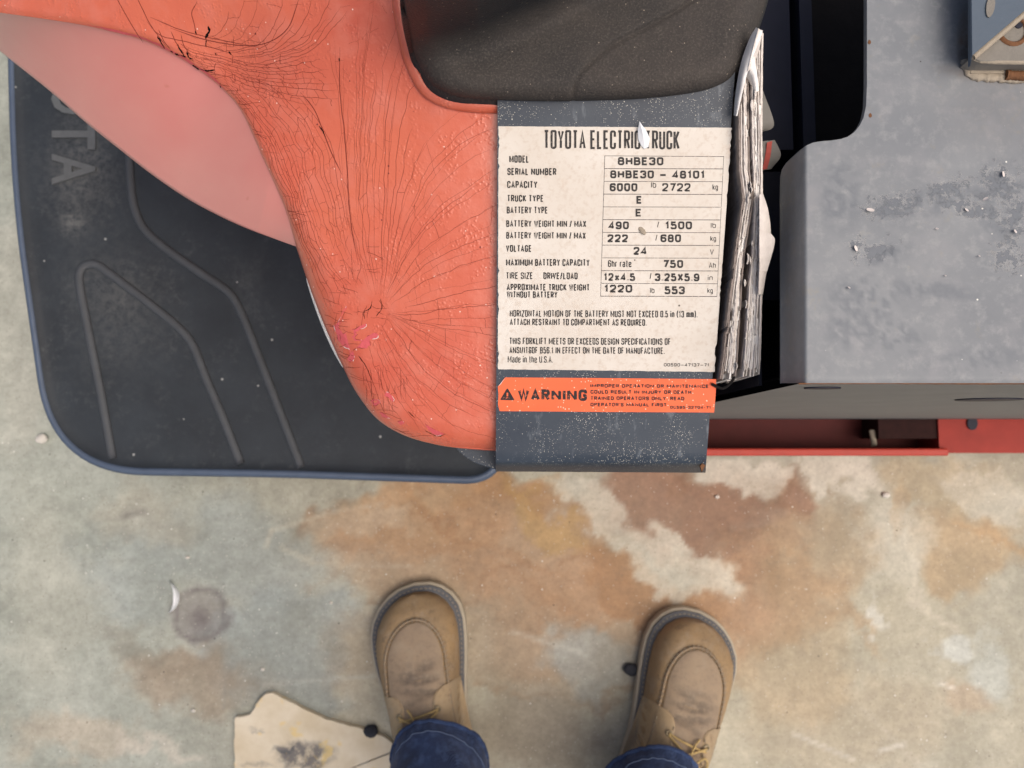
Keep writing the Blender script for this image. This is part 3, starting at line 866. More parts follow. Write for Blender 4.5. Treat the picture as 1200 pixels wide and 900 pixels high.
# --- backrest pad
pout = cspline([(470, -160), (471, -60), (473, 0), (477, 30), (484, 58), (494, 82), (508, 100), (530, 111), (560, 116), (620, 118.5), (690, 118.5), (760, 115.5), (815, 109),
                (843, 101), (860, 90), (873, 70), (884, 38), (897, -2), (912, -60), (925, -160)], 360)
pc = np.array([690.0, -100.0])
ss = np.concatenate([np.linspace(.02, .84, 90), 1 - (1 - np.linspace(0, 1, 40)) ** 1.6 * .155])
PG = pc + (pout[:, None] - pc) * ss[None, :, None]
px_, py_ = PG[..., 0], PG[..., 1]
def poly_dist(px, py, pts):
    pts = spline(pts, 120); b = np.full(px.shape, 1e9); side = np.zeros(px.shape)
    for i in range(len(pts) - 1):
        d = np.hypot(px - pts[i, 0], py - pts[i, 1]); m = d < b
        t = pts[i + 1] - pts[i]; sgn = t[0] * (py - pts[i, 1]) - t[1] * (px - pts[i, 0])
        side = np.where(m, sgn, side); b = np.where(m, d, b)
    return b, side
sd, side = poly_dist(px_, py_, [(671, 126), (672, 108), (675, 94), (684, 80), (706, 60), (727, 47), (792, 12), (850, -30)])
edge = np.clip((1 - ss[None, :]) * np.linalg.norm(pout - pc, axis=1)[:, None] / 34.0, 0, 1)
hp = .018 * np.sqrt(np.clip(1 - (1 - edge) ** 2, 0, 1))
yc = np.interp(px_, [440, 500, 560, 640, 700, 780, 900], [80, 74, 62, 28, -4, -60, -120])
rise = .075 * sstep(-14, 95, yc - py_) ** 1.2
groove = -.0016 * np.exp(-(sd / 2.6) ** 2) + np.where(side < 0, .0014, 0) * sstep(0, 4, sd)
pz = .594 + hp + rise + groove + .0010 * (fbm(px_ / 40, py_ / 40, 5) - .5)
pw = P(px_, py_, pz)
skirt = []
for dz, k in ((.003, -.0022), (.004, -.0025), (.012, -.0025), (.0125, .002), (.03, .002)):
    q = pw[:, -1].copy(); cc = np.array([.035, .26]); v = q[:, :2] - cc; v /= np.linalg.norm(v, axis=1)[:, None]
    q[:, :2] -= v * k; q[:, 2] -= dz; skirt.append(q)
PW = np.concatenate([pw, np.stack(skirt, 1)], 1)
pad = obj("backrest_pad", PW.reshape(-1, 3), grid_faces(*PW.shape[:2]), M['pad'], truck)
du = np.concatenate([sstep(.030, .004, rise) * (.75 + .4 * fbm(px_ / 60, py_ / 60, 9)), np.zeros((len(pout), 5))], 1)
set_color(pad, "dust", np.clip(du, 0, 1).reshape(-1, 1))
# moulded bead of the cowl around the pad
bd = np.array([(466, -60), (468, 0), (473, 32), (480, 62), (489, 86), (502, 106), (525, 118), (556, 123), (590, 124)], float)
b = spline(bd, 80); bp = cowl_pt(b[:, 0], b[:, 1], .0005)
obj("bead", *tube(bp, .0042, 12), M['orange'], cowl)

# --- label panel (sheet metal, front edge folded down)
pl_l = lambda y: 583 - .0047 * (y - 120)
pl_r = lambda y: 860 - .0735 * (y - 100)
ys = np.concatenate([np.linspace(60, 541, 40), np.linspace(542, 552.5, 8)])
us = np.linspace(0, 1, 24)
PX = pl_l(ys)[:, None] * (1 - us) + pl_r(ys)[:, None] * us
PY = np.repeat(ys[:, None], len(us), 1) + us[None, :] * 1.5
PD = dpl(PY) + np.where(PY > 541, (PY - 541) ** 2 * .00022, 0)
top = D(PX, PY, PD)
mb = MB(); mb.add(top.reshape(-1, 3), grid_faces(*top.shape[:2]))
dn = np.array([0, 0, -.0016])
ring = np.vstack([top[0], top[1:, -1], top[-1, ::-1][1:], top[::-1, 0][1:-1]])
n = len(ring)
mb.add(np.vstack([ring, ring + dn]), [(i, (i + 1) % n, n + (i + 1) % n, n + i) for i in range(n)])
lip = np.stack([top[-1] + dn * k for k in (0, 4, 8, 14)]); mb.add(lip.reshape(-1, 3), grid_faces(*lip.shape[:2]))
panel = mb.build("label_panel", M['plate'], truck)
cornr = D(np.array([820, 825, 827, 822.]), np.array([546, 539, 543, 553.]), np.array([.474, .472, .476, .478])) + [0, 0, .0012]
mb = MB(); mb.add(*prism(cornr, 0, .002)); mb.build("bent_corner", M['rust'], panel, False)
# closed box under the panel that carries it
bx = np.stack([D(np.array([600, 838, 828, 592.]), np.array([80, 80, 525, 522.]), np.array([.43, .43, .475, .475]))])[0]
mb = MB(); mb.add(*prism(bx, 0, .33)); mb.build("panel_support", M['black'], truck, False)
br = round_poly([(528, 518), (540, 532), (556, 543), (584, 551), (640, 552), (640, 512)], [0, 6, 8, 4, 0, 0], 5)
mb = MB(); mb.add(*prism(D(br[:, 0], br[:, 1], np.full(len(br), .497)), 0, .003, .0006)); mb.build("lower_bracket", M['plate'], truck, False)

# --- data label and its print
def sheet(name, outline, lift, mat, parent):
    o = np.asarray(outline, float); n = len(o); c = o.mean(0)
    v = np.vstack([plate_pt(o[:, 0], o[:, 1], lift), plate_pt(np.array([c[0]]), np.array([c[1]]), lift), plate_pt(o[:, 0], o[:, 1], 0)])
    f = [(i, (i + 1) % n, n) for i in range(n)] + [(i, (i + 1) % n, n + 1 + (i + 1) % n, n + 1 + i) for i in range(n)]
    return obj(name, v, f, mat, parent, False)
r2 = random.Random(3)
lo = []
for x in np.linspace(584, 857, 60): lo.append((x, 148 + .0055 * (x - 584) + r2.uniform(-.15, .15)))
for y in np.linspace(150, 436, 70): lo.append((858 - .0715 * (y - 150) - (r2.uniform(0, 1.4) if r2.random() < .25 else 0) - (1.5 if 406 < y < 418 else 0), y))
for x in np.linspace(837, 584, 50): lo.append((x, 432.6 + .013 * (x - 584) + r2.uniform(-.25, .25)))
for y in np.linspace(431, 150, 70): lo.append((584 - .003 * (y - 150) + (r2.uniform(0, 1.8) if (355 < y < 372 or r2.random() < .12) else r2.uniform(0, .4)), y))
label = sheet("data_label", lo, .00025, M['label'], truck)
label["label"] = "cream data label with black print"
GL = {  # width, strokes: (points, corner radius, closed)
 'A': (.50, [([(0, 0), (.5, 1), (1, 0)], 0), ([(.17, .30), (.83, .30)], 0)]), 'B': (.46, [([(0, .52), (0, 1), (.92, 1), (.92, .52), (0, .52), (0, 0), (1, 0), (1, .52), (.5, .52)], .2)]),
 'C': (.46, [([(1, .68), (1, 1), (0, 1), (0, 0), (1, 0), (1, .32)], .24)]), 'D': (.47, [([(0, 0), (0, 1), (1, 1), (1, 0), (0, 0)], .26)]), 'E': (.40, [([(1, 1), (0, 1), (0, 0), (1, 0)], 0), ([(0, .52), (.88, .52)], 0)]),
 'F': (.39, [([(1, 1), (0, 1), (0, 0)], 0), ([(0, .5), (.86, .5)], 0)]), 'G': (.47, [([(1, .70), (1, 1), (0, 1), (0, 0), (1, 0), (1, .48), (.55, .48)], .22)]), 'H': (.48, [([(0, 0), (0, 1)], 0), ([(1, 0), (1, 1)], 0), ([(0, .52), (1, .52)], 0)]),
 'I': (.0, [([(.5, 0), (.5, 1)], 0)]), 'J': (.36, [([(1, 1), (1, 0), (0, 0), (0, .3)], .22)]), 'K': (.48, [([(0, 0), (0, 1)], 0), ([(1, 1), (.05, .42)], 0), ([(.3, .56), (1, 0)], 0)]), 'L': (.38, [([(0, 1), (0, 0), (1, 0)], 0)]),
 'M': (.70, [([(0, 0), (0, 1)], 0), ([(1, 0), (1, 1)], 0), ([(.02, 1), (.5, .22), (.98, 1)], -.62)]), 'N': (.56, [([(0, 0), (0, 1)], 0), ([(1, 0), (1, 1)], 0), ([(.02, .98), (.98, .02)], -.66)]), 'O': (.48, [([(.5, 1), (0, 1), (0, 0), (1, 0), (1, 1), (.5, 1)], .25)]), 'P': (.44, [([(0, 0), (0, 1), (1, 1), (1, .46), (0, .46)], .22)]),
 'Q': (.48, [([(.5, 1), (0, 1), (0, 0), (1, 0), (1, 1), (.5, 1)], .25), ([(.6, .22), (1.05, -.06)], 0)]), 'R': (.46, [([(0, 0), (0, 1), (1, 1), (1, .5), (0, .5)], .22), ([(.55, .5), (1, 0)], 0)]),
 'S': (.45, [([(1, .70), (1, 1), (0, 1), (0, .54), (1, .50), (1, 0), (0, 0), (0, .30)], .22)]), 'T': (.44, [([(0, 1), (1, 1)], 0), ([(.5, 1), (.5, 0)], 0)]), 'U': (.47, [([(0, 1), (0, 0), (1, 0), (1, 1)], .25)]), 'V': (.48, [([(0, 1), (.5, 0), (1, 1)], 0)]),
 'W': (.70, [([(0, 1), (.26, 0), (.5, 1), (.74, 0), (1, 1)], 0)]), 'X': (.48, [([(0, 1), (1, 0)], 0), ([(0, 0), (1, 1)], 0)]), 'Y': (.48, [([(0, 1), (.5, .45), (1, 1)], 0), ([(.5, .45), (.5, 0)], 0)]), 'Z': (.44, [([(0, 1), (1, 1), (0, 0), (1, 0)], 0)]),
 '0': (.46, [([(.5, 1), (0, 1), (0, 0), (1, 0), (1, 1), (.5, 1)], .25)]), '1': (.24, [([(0, .76), (.7, 1), (.7, 0)], 0)]), '2': (.44, [([(0, .72), (0, 1), (1, 1), (1, .56), (0, .06), (0, 0), (1, 0)], .2)]),
 '3': (.44, [([(0, .76), (0, 1), (1, 1), (1, .53), (.4, .53)], .2), ([(.4, .53), (1, .53), (1, 0), (0, 0), (0, .26)], .2)]), '4': (.48, [([(.74, 0), (.74, 1), (0, .235), (1.04, .26)], 0)]), '5': (.44, [([(.94, 1), (.10, 1), (.04, .50)], 0), ([(.04, .50), (.3, .60), (1, .60), (1, 0), (0, 0), (0, .22)], .18)]),
 '6': (.46, [([(1, .76), (1, 1), (0, 1), (0, 0), (1, 0), (1, .58), (0, .58)], .22)]), '7': (.44, [([(0, 1), (1, 1), (.35, 0)], 0)]), '8': (.46, [([(.5, .53), (.05, .53), (.05, 1), (.95, 1), (.95, .53), (.5, .53)], .18), ([(.5, .53), (0, .53), (0, 0), (1, 0), (1, .53), (.5, .53)], .2)]),
 '9': (.46, [([(0, .24), (0, 0), (1, 0), (1, 1), (0, 1), (0, .42), (1, .42)], .22)]),
 'a': (.40, [([(.05, .62), (.1, .74), (1, .74), (1, 0)], .14), ([(1, .42), (0, .42), (0, 0), (1, 0)], .14)]), 'b': (.40, [([(0, 1), (0, 0), (1, 0), (1, .74), (0, .74)], .18)]), 'd': (.40, [([(1, 1), (1, 0), (0, 0), (0, .74), (1, .74)], .18)]),
 'e': (.40, [([(0, .38), (1, .38), (1, .74), (0, .74), (0, 0), (1, 0), (1, .18)], .16)]), 'g': (.40, [([(1, 0), (0, 0), (0, .74), (1, .74), (1, -.26), (0, -.26)], .16)]), 'h': (.40, [([(0, 0), (0, 1)], 0), ([(0, .74), (1, .74), (1, 0)], .2)]),
 'i': (.0, [([(.5, 0), (.5, .74)], 0), ([(.5, .9), (.5, 1.02)], 0)]), 'k': (.38, [([(0, 0), (0, 1)], 0), ([(1, .74), (.05, .3)], 0), ([(.35, .44), (1, 0)], 0)]), 'l': (.0, [([(.5, 0), (.5, 1)], 0)]), 'm': (.62, [([(0, 0), (0, .74), (.5, .74), (.5, 0)], .16), ([(.5, .74), (1, .74), (1, 0)], .16)]),
 'n': (.40, [([(0, 0), (0, .74), (1, .74), (1, 0)], .2)]), 'r': (.24, [([(0, 0), (0, .74)], 0), ([(0, .6), (.3, .74), (1, .74)], .1)]), 't': (.24, [([(.4, 1), (.4, 0), (1, 0)], .12), ([(0, .74), (1, .74)], 0)]), 'x': (.40, [([(0, .74), (1, 0)], 0), ([(0, 0), (1, .74)], 0)]),
 '.': (.0, [([(.5, 0), (.5, .10)], 0)]), '/': (.28, [([(0, -.05), (1, 1.05)], 0)]), '(': (.16, [([(1, 1.1), (0, .7), (0, .3), (1, -.1)], .15)]), ')': (.16, [([(0, 1.1), (1, .7), (1, .3), (0, -.1)], .15)]), '-': (.26, [([(0, .4), (1, .4)], 0)]), '_': (.56, [([(0, .42), (1, .42)], 0)]),
 "'": (.0, [([(.5, .78), (.5, 1)], 0)]), '!': (.0, [([(.5, .3), (.5, 1)], 0), ([(.5, 0), (.5, .1)], 0)]), ' ': (.30, [])}
def stroke_ribbon(pts, t):
    p = np.asarray(pts, float); d = np.diff(p, axis=0); d /= np.linalg.norm(d, axis=1)[:, None] + 1e-9
    n = np.stack([-d[:, 1], d[:, 0]], 1)
    nn = np.vstack([n[:1], n[:-1] + n[1:], n[-1:]]); l = np.linalg.norm(nn, axis=1)[:, None]
    nn = nn / np.maximum(l, 1e-6)
    ref = np.vstack([n[:1], n]); k = 1 / np.clip((nn * ref).sum(1), .55, 1)
    o = nn * (t / 2 * k)[:, None]
    return np.stack([p + o, p - o], 1)
def put_text(body, L, R, topy, base, bold=.17, mat='ink', parent=None, tilt=.0045, lift=.00038, gap=.13):
    h = base - topy; t = min(bold * h, .34 * (R - L) / len(body)) if len(body) > 2 else bold * h
    wd = [GL[c][0] * h for c in body]
    nat = sum(wd) + t * sum(1 for c in body if c != ' ') + gap * h * (len(body) - 1)
    free = sum(wd) + gap * h * (len(body) - 1)
    sx = (R - L - (nat - free)) / max(free, 1e-6) if free > 0 else 1.0
    mb = MB(); x = L; i = 0
    for c, w in zip(body, wd):
        w *= sx
        for pts, rad in GL[c][1]:
            q = np.array([(x + t / 2 + (w * u if GL[c][0] else 0), (base - t / 2) - v * (h - t)) for u, v in pts])
            ts = t * (-rad if rad < 0 else 1.0)
            if rad > 0:
                cl = np.allclose(q[0], q[-1]); out = [q[0]]
                for k in range(1, len(q) - 1):
                    a_, b_, c_ = q[k - 1], q[k], q[k + 1]
                    la, lc = np.linalg.norm(a_ - b_), np.linalg.norm(c_ - b_)
                    # only round the outer corners of bowls
                    r_ = min(rad * h, .5 * la, .5 * lc)
                    if c in 'DPRB' and pts[k][0] == 0: out.append(b_); continue
                    ua, uc = (a_ - b_) / la, (c_ - b_) / lc
                    for s in np.linspace(0, 1, 5): out.append((1 - s) ** 2 * (b_ + ua * r_) + 2 * s * (1 - s) * b_ + s * s * (b_ + uc * r_))
                out.append(q[-1]); q = np.array(out)
                keep = [0] + [k for k in range(1, len(q)) if np.linalg.norm(q[k] - q[k - 1]) > 1e-4]; q = q[keep]
            rb = stroke_ribbon(q, ts)
            rb[..., 1] += tilt * (rb[..., 0] - L)
            mb.add(plate_pt(rb[..., 0], rb[..., 1], lift + i * 2e-6).reshape(-1, 3), grid_faces(len(q), 2)); i = (i + 1) % 12
        x += w + (t if c != ' ' else 0) + gap * h * sx
    return mb.build("lettering", M[mat], parent, False)
T = [("TOYOTA ELECTRIC TRUCK", 637, 796.5, 152.3, 174.5, .20), ("MODEL", 596.8, 620, 182, 190.7, .19), ("SERIAL NUMBER", 594.5, 652, 196.8, 205.2, .19), ("CAPACITY", 594.3, 629.7, 212, 220.5, .19),
     ("TRUCK TYPE", 594.3, 637, 228.3, 236.4, .19), ("BATTERY TYPE", 593.8, 642, 242, 250.2, .19), ("BATTERY WEIGHT MIN / MAX", 593.3, 687, 258, 266, .19), ("BATTERY WEIGHT MIN / MAX", 593.3, 686.5, 271.8, 279.7, .19),
     ("VOLTAGE", 593, 623, 287, 295.2, .19), ("MAXIMUM BATTERY CAPACITY", 593, 691, 303.3, 311.6, .19), ("TIRE SIZE", 593, 624.5, 319, 327, .19), ("DRIVE/LOAD", 636.8, 677, 319.2, 327.2, .19),
     ("APPROXIMATE TRUCK WEIGHT", 593.8, 691, 332.5, 340.4, .19), ("WITHOUT BATTERY", 593.8, 653.3, 341.3, 349, .19),
     ("HORIZONTAL MOTION OF THE BATTERY MUST NOT EXCEED 0.5 in (13 mm).", 597.5, 817.5, 363.3, 371.3, .19), ("ATTACH RESTRAINT TO COMPARTMENT AS REQUIRED.", 597.5, 758, 373.4, 381.2, .19),
     ("THIS FORKLIFT MEETS OR EXCEEDS DESIGN SPECIFICATIONS OF", 597, 786, 395.6, 403.6, .19), ("ANSI/ITSDF B56.1 IN EFFECT ON THE DATE OF MANUFACTURE.", 597, 779, 406.4, 414.2, .19),
     ("Made in the U.S.A.", 595, 648, 417, 425, .19), ("00590_47137_71", 778, 831, 425.6, 429.4, .19),
     ("8HBE30", 724, 777.5, 184, 193.6, .235), ("8HBE30 _ 48101", 715, 826, 199.5, 209, .235), ("6000", 714.5, 747, 214.6, 224.3, .235), ("lb", 763, 769, 213.2, 220, .13), ("2722", 776, 809.3, 214.6, 224.3, .20),
     ("kg", 835, 841.3, 215.8, 222.5, .13), ("E", 745.8, 752.5, 229.5, 238.8, .235), ("E", 744.8, 752, 244.6, 253.8, .235), ("490", 713, 737, 259.4, 268.7, .235), ("/", 770, 772.4, 259.8, 266.5, .13),
     ("1500", 779.5, 811, 259.4, 268.7, .235), ("lb", 833, 839, 261, 267.2, .13), ("222", 712, 736, 274.6, 283.9, .235), ("/", 768, 770.4, 275, 282, .13), ("680", 774, 798.2, 274.6, 283.9, .235), ("kg", 832.5, 839.2, 276.5, 282.5, .13),
     ("24", 742.5, 758.3, 289.4, 298.7, .235), ("V", 832, 836.5, 292, 298.5, .13), ("6hr rate", 712.5, 740, 304.8, 313, .19), ("750", 777, 800.6, 304.6, 314, .235), ("Ah", 830.8, 838.8, 307.6, 314, .13),
     ("12x4.5", 707.5, 744.3, 320, 329.2, .235), ("/", 761.3, 763.4, 320, 327, .13), ("3.25X5.9", 767.5, 819.7, 320.2, 329.5, .235), ("in", 829.5, 835.3, 322.5, 328.5, .13),
     ("1220", 708, 741, 333.6, 342.8, .235), ("lb", 761.8, 767, 337, 343.5, .13), ("553", 778.8, 802.6, 335.4, 344.8, .235), ("kg", 829, 835.4, 337.5, 343.5, .13)]
for b_, L, R, t_, bs, bo in T: put_text(b_, L, R, t_, bs, bo, 'ink', label)
def rule(p0, p1, w=.55):
    a, b = np.array(p0, float), np.array(p1, float); s = np.linspace(a, b, 12)
    t = (b - a) / np.linalg.norm(b - a); n = np.array([-t[1], t[0]]) * w / 2
    q = np.stack([s + n, s - n], 1)
    return obj("table_rule", plate_pt(q[..., 0], q[..., 1], .00034).reshape(-1, 3), grid_faces(12, 2), M['rule'], label, False)
tl = lambda y: 708.8 - .030 * (y - 182); tr = lambda y: 848.2 - .049 * (y - 182)
for k in range(12):
    y = 182.6 + 14.95 * k; rule((tl(y), y), (tr(y), y + (.9 if k < 1 else .4)), .75 if k % 2 else .6)
rule((tl(182.5), 182.5), (tl(347.2), 347.2)); rule((tr(183), 183), (tr(347.6), 347.6), .45)
# warning sticker
so_ = [(592, 442.3), (700, 443), (839.3, 444.3), (838.8, 460), (837, 483.4), (720, 482.8), (585.5, 481.8), (583.6, 474), (584.2, 462), (583.4, 453), (587, 449), (589.5, 445)]
stk = sheet("warning_sticker", so_, .00022, M['sticker'], truck)
stk["label"] = "orange warning sticker with black print"
put_text("WARNING", 607, 688, 456, 469.6, .25, 'ink2', stk)
for b_, L, R, t_, bs in (("IMPROPER OPERATION OR MAINTENANCE", 691.8, 830.5, 450, 454.2), ("COULD RESULT IN INJURY OR DEATH.", 692, 812, 457, 461.4), ("TRAINED OPERATORS ONLY. READ", 692, 802, 464.4, 468.8),
                         ("OPERATOR'S MANUAL FIRST.", 692, 783, 472, 476.2), ("00595-32704-71", 785.5, 833, 475.6, 479)):
    put_text(b_, L, R, t_, bs, .25, 'ink2', stk)
tri = [(594.6, 454.3), (603.4, 469.2), (585.8, 468.8)]
q = np.array(round_poly(tri, 2.0, 4)); obj("warning_triangle", plate_pt(q[:, 0], q[:, 1], .00036), [tuple(range(len(q)))], M['ink2'], stk, False)
put_text("!", 593.6, 595.8, 459.2, 467.2, .24, 'sticker', stk, lift=.0005)
tear = D(np.array([584, 592.5, 586.5]), np.array([452.5, 442.2, 450.5]), dpl(np.array([452.5, 442.2, 450.5])) - .0005)
obj("torn_corner", np.vstack([tear, tear + [0, 0, .0006]]), [(0, 1, 2), (3, 4, 5), (0, 1, 4, 3), (1, 2, 5, 4), (2, 0, 3, 5)], M['flake'], stk, False)

# --- battery compartment: cover, front, dark inside
CZ = .600
yl = np.array([-200, 100, 124, 138, 148, 155, 160, 163, 164.6, 165.5, 167, 170, 175, 183, 190, 196, 204, 230, 449])
xl = np.array([1016, 1016, 1015, 1012, 1007, 1001, 994, 985, 974, 962, 953, 946, 939, 930, 923, 919, 917, 916.5, 917])
rows = np.concatenate([np.linspace(-200, 120, 70), np.linspace(124, 204, 90), np.linspace(208, 449, 60)])
XL = np.interp(rows, yl, xl)
k = 3
tt = np.concatenate([np.linspace(0, .09, 22), np.linspace(.1, 1, 90), [1.3, 1.7, 2.2, 2.9]])
CXX = XL[:, None] + (1340 - XL[:, None]) * tt[None, :]; CYY = np.repeat(rows[:, None], len(tt), 1)
bz = np.clip(946 - CXX, 0, None); edge_z = .0011 * np.where(bz < 6, bz * bz / 12., bz - 3.0)
edge_f = np.clip((CYY - 443) / 6., 0, 1) ** 2 * .0012
cz = CZ - edge_z - edge_f - .0012 * (fbm(CXX / 120, CYY / 120, 4, 2) - .5)
cw = P(CXX, CYY, cz)
mb = MB(); mb.add(cw.reshape(-1, 3), grid_faces(*cw.shape[:2]))
sk = np.stack([cw[:, 0], cw[:, 0] + [-.0004, 0, -.0015], cw[:, 0] + [.0, 0, -.004]], 1); mb.add(sk.reshape(-1, 3), grid_faces(*sk.shape[:2]))
cover = mb.build("battery_cover", M['cover'], truck)
def ell(cx, cy, rx, ry, an=0, soft=.5):
    a = math.radians(an); dx, dy = CXX - cx, CYY - cy
    u = (dx * math.cos(a) + dy * math.sin(a)) / rx; v = (-dx * math.sin(a) + dy * math.cos(a)) / ry
    return sstep(1 + soft, 1 - soft, np.sqrt(u * u + v * v))
peel = np.zeros_like(CXX); dirt = np.zeros_like(CXX); scf = np.zeros_like(CXX)
for a in ((1050, 240, 50, 18, -12), (1110, 222, 35, 16, -15), (1170, 215, 35, 28, 0), (1190, 255, 25, 40, 0), (1140, 245, 50, 14, 15), (1025, 295, 32, 14, -20), (1180, 300, 25, 24, 0), (1005, 285, 16, 12, 0)):
    peel = np.maximum(peel, ell(*a, .85))
scn = fbm(CXX / 7, CYY / 7, 15, 3)
for a in ((1100, 235, 60, 16, -10), (1175, 240, 34, 46, 0), (1090, 340, 60, 10, 5), (1150, 420, 50, 12, -5), (985, 230, 22, 40, 0), (1012, 352, 42, 28, 0), (1050, 395, 36, 18, 15), (1000, 385, 30, 26, 0), (1040, 300, 26, 12, -20), (1060, 240, 40, 12, -15)):
    scf = np.maximum(scf, ell(*a, .5) * .85 * sstep(.38, .6, scn))
dirt = np.maximum(np.maximum(.9 * ell(1130, 50, 7, 34, 0, .7), .7 * ell(1152, 88, 40, 7, 8, .8)), .18 * ell(1180, 130, 70, 40, 0, .9))
dirt = np.maximum(dirt, .35 * ell(926, 300, 7, 160, 0, .6))
nv = len(cover.data.vertices); wc = np.zeros((nv, 3)); m_ = CXX.size
wc[:m_, 0] = peel.ravel(); wc[:m_, 1] = dirt.ravel(); wc[:m_, 2] = scf.ravel()
set_color(cover, "wear", wc)
for (x, y) in ((1019, 49), (1020, 135)):
    a = np.linspace(0, 2 * np.pi, 9)[:-1]; q = P(x + 1.8 * np.cos(a) * (1 + .3 * np.sin(3 * a)), y + 2.6 * np.sin(a), np.full(8, CZ + .0004))
    obj("rust_spot", np.vstack([q, q - [0, 0, .0006]]), [tuple(range(8))] + [(i, (i + 1) % 8, 8 + (i + 1) % 8, 8 + i) for i in range(8)], M['rust'], cover, False)
# loose curls of paint
for (x, y, s, a) in ((1020, 246, 4.5, .2), (1003, 291, 3.5, 1.2), (995, 337, 1.8, .5), (1190, 271, 2.5, .9), (1098, 268, 2, .1), (1148, 300, 1.4, .4), (1108, 323, 1.2, .4), (1133, 246, 2.6, .7), (1176, 204, 3, 1.4), (1155, 233, 3.5, -.4)):
    t_ = np.linspace(-1, 1, 5); g = []
    for u in t_:
        for v in (-.5, -.1, .4):
            g.append(P(x + s * (u * math.cos(a) - v * math.sin(a) * (1 - .5 * u * u)), y + s * (u * math.sin(a) + v * math.cos(a) * (1 - .5 * u * u)), CZ + .0005 + .0016 * (v + .5) ** 2 + .0003 * u))
    obj("paint_curl", np.array(g), grid_faces(5, 3), M['flake'], cover)
# front panel
def vpt(px, py, z):  # same plan position as the top-edge point, at height z
    q = P(px, py, CZ); q = np.array(q); q[..., 2] = z; return q
fr_x = np.linspace(936, 2200, 40)
r0 = P(fr_x, np.full(40, 449.0), np.full(40, CZ - .0016)); rows_ = [r0]
for z in np.linspace(CZ - .004, .085, 30):
    q = r0.copy(); q[:, 2] = z; q[:, 1] -= .0004 + .004 * (CZ - z) ; rows_.append(q)
q = rows_[-1].copy(); q[:, 1] += .012; rows_.append(q)
FR = np.stack(rows_, 1)
fpan = obj("front_panel", FR.reshape(-1, 3), grid_faces(*FR.shape[:2]), M['panel'], truck)
e = spline([tuple(x) for x in [(936, 449.6), (1000, 449.2), (1100, 449.6), (1330, 449.8)]], 60); ep = P(e[:, 0], e[:, 1], np.full(60, CZ - .0018))
obj("rust_seam", *tube(ep, .0002 + .0004 * fbm(e[:, 0] / 9, e[:, 0] * 0, 3, 2), 6), M['rust'], fpan)
for (x, zz, rx, rz) in ((P(968, 452, .58)[0], .575, .010, .006), (P(1192, 460, .5)[0], .47, .022, .016)):
    a = np.linspace(0, 2 * np.pi, 25)[:-1]; yy = r0[0, 1] - .0012 - .004 * (CZ - zz)
    q = np.stack([x + rx * np.cos(a), np.full(24, yy), zz + rz * np.sin(a)], 1)
    obj("slot", np.vstack([q, q + [0, .0008, 0]]), [tuple(range(24))] + [(i, (i + 1) % 24, 24 + (i + 1) % 24, 24 + i) for i in range(24)], M['black'], fpan, False)
# inside: side flange wall, compartment floor, battery cells and dark panels
def boxpts(x0, x1, y0, y1, z0, z1):
    v = np.array([(x, y, z) for z in (z0, z1) for y in (y0, y1) for x in (x0, x1)])
    return v, [(0, 2, 3, 1), (4, 5, 7, 6), (0, 1, 5, 4), (2, 6, 7, 3), (0, 4, 6, 2), (1, 3, 7, 5)]
wl = P(917, 300, CZ - .045)[0]; yb = r0[0, 1]
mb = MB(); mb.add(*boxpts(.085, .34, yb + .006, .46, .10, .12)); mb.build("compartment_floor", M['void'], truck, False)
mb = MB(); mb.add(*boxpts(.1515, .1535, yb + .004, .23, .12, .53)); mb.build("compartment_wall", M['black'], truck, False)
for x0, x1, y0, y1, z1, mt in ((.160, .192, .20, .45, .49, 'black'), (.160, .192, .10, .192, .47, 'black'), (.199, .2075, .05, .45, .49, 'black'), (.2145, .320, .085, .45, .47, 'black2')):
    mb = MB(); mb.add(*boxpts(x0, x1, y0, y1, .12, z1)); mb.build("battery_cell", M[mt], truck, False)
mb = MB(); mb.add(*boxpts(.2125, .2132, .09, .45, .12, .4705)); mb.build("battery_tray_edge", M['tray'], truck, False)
# chassis under the front panel
def pxbox(px0, px1, py0, py1, z0, z1):
    a = P(px0, py1, z1); b = P(px1, py0, z1); return boxpts(a[0], b[0], a[1], b[1], z0, z1)
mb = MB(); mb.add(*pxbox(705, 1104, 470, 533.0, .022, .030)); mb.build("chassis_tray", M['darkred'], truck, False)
mb = MB(); mb.add(*pxbox(700, 1112, 525.5, 534.2, .010, .085)); lipo = mb.build("chassis_lip", M['red'], truck, False)
lip_b = lipo.modifiers.new("bevel", 'BEVEL'); lip_b.width = .002; lip_b.segments = 2
mb = MB(); mb.add(*pxbox(1101, 1345, 470, 531.0, .012, .078)); mb.build("chassis_block", M['block'], truck, False)
mb = MB(); mb.add(*pxbox(1030, 1099, 470, 514, .032, .075)); mb.build("chassis_shade_box", M['tray'], truck, False)  # dark box added to stand for shade over the tray
p0 = P(1028, 524, .075)
obj("peg", *tube(np.array([p0 + [0, .02, -.012], p0 + [0, .002, -.008]]), .0035, 10), M['tan'], truck)
a = np.linspace(0, 2 * np.pi, 17)[:-1]; q = P(1140 + 6 * np.cos(a), 496 + 8 * np.sin(a), np.full(16, .0805)); obj("chassis_hole", *prism(q, 0, .004), M['black'], truck, False)
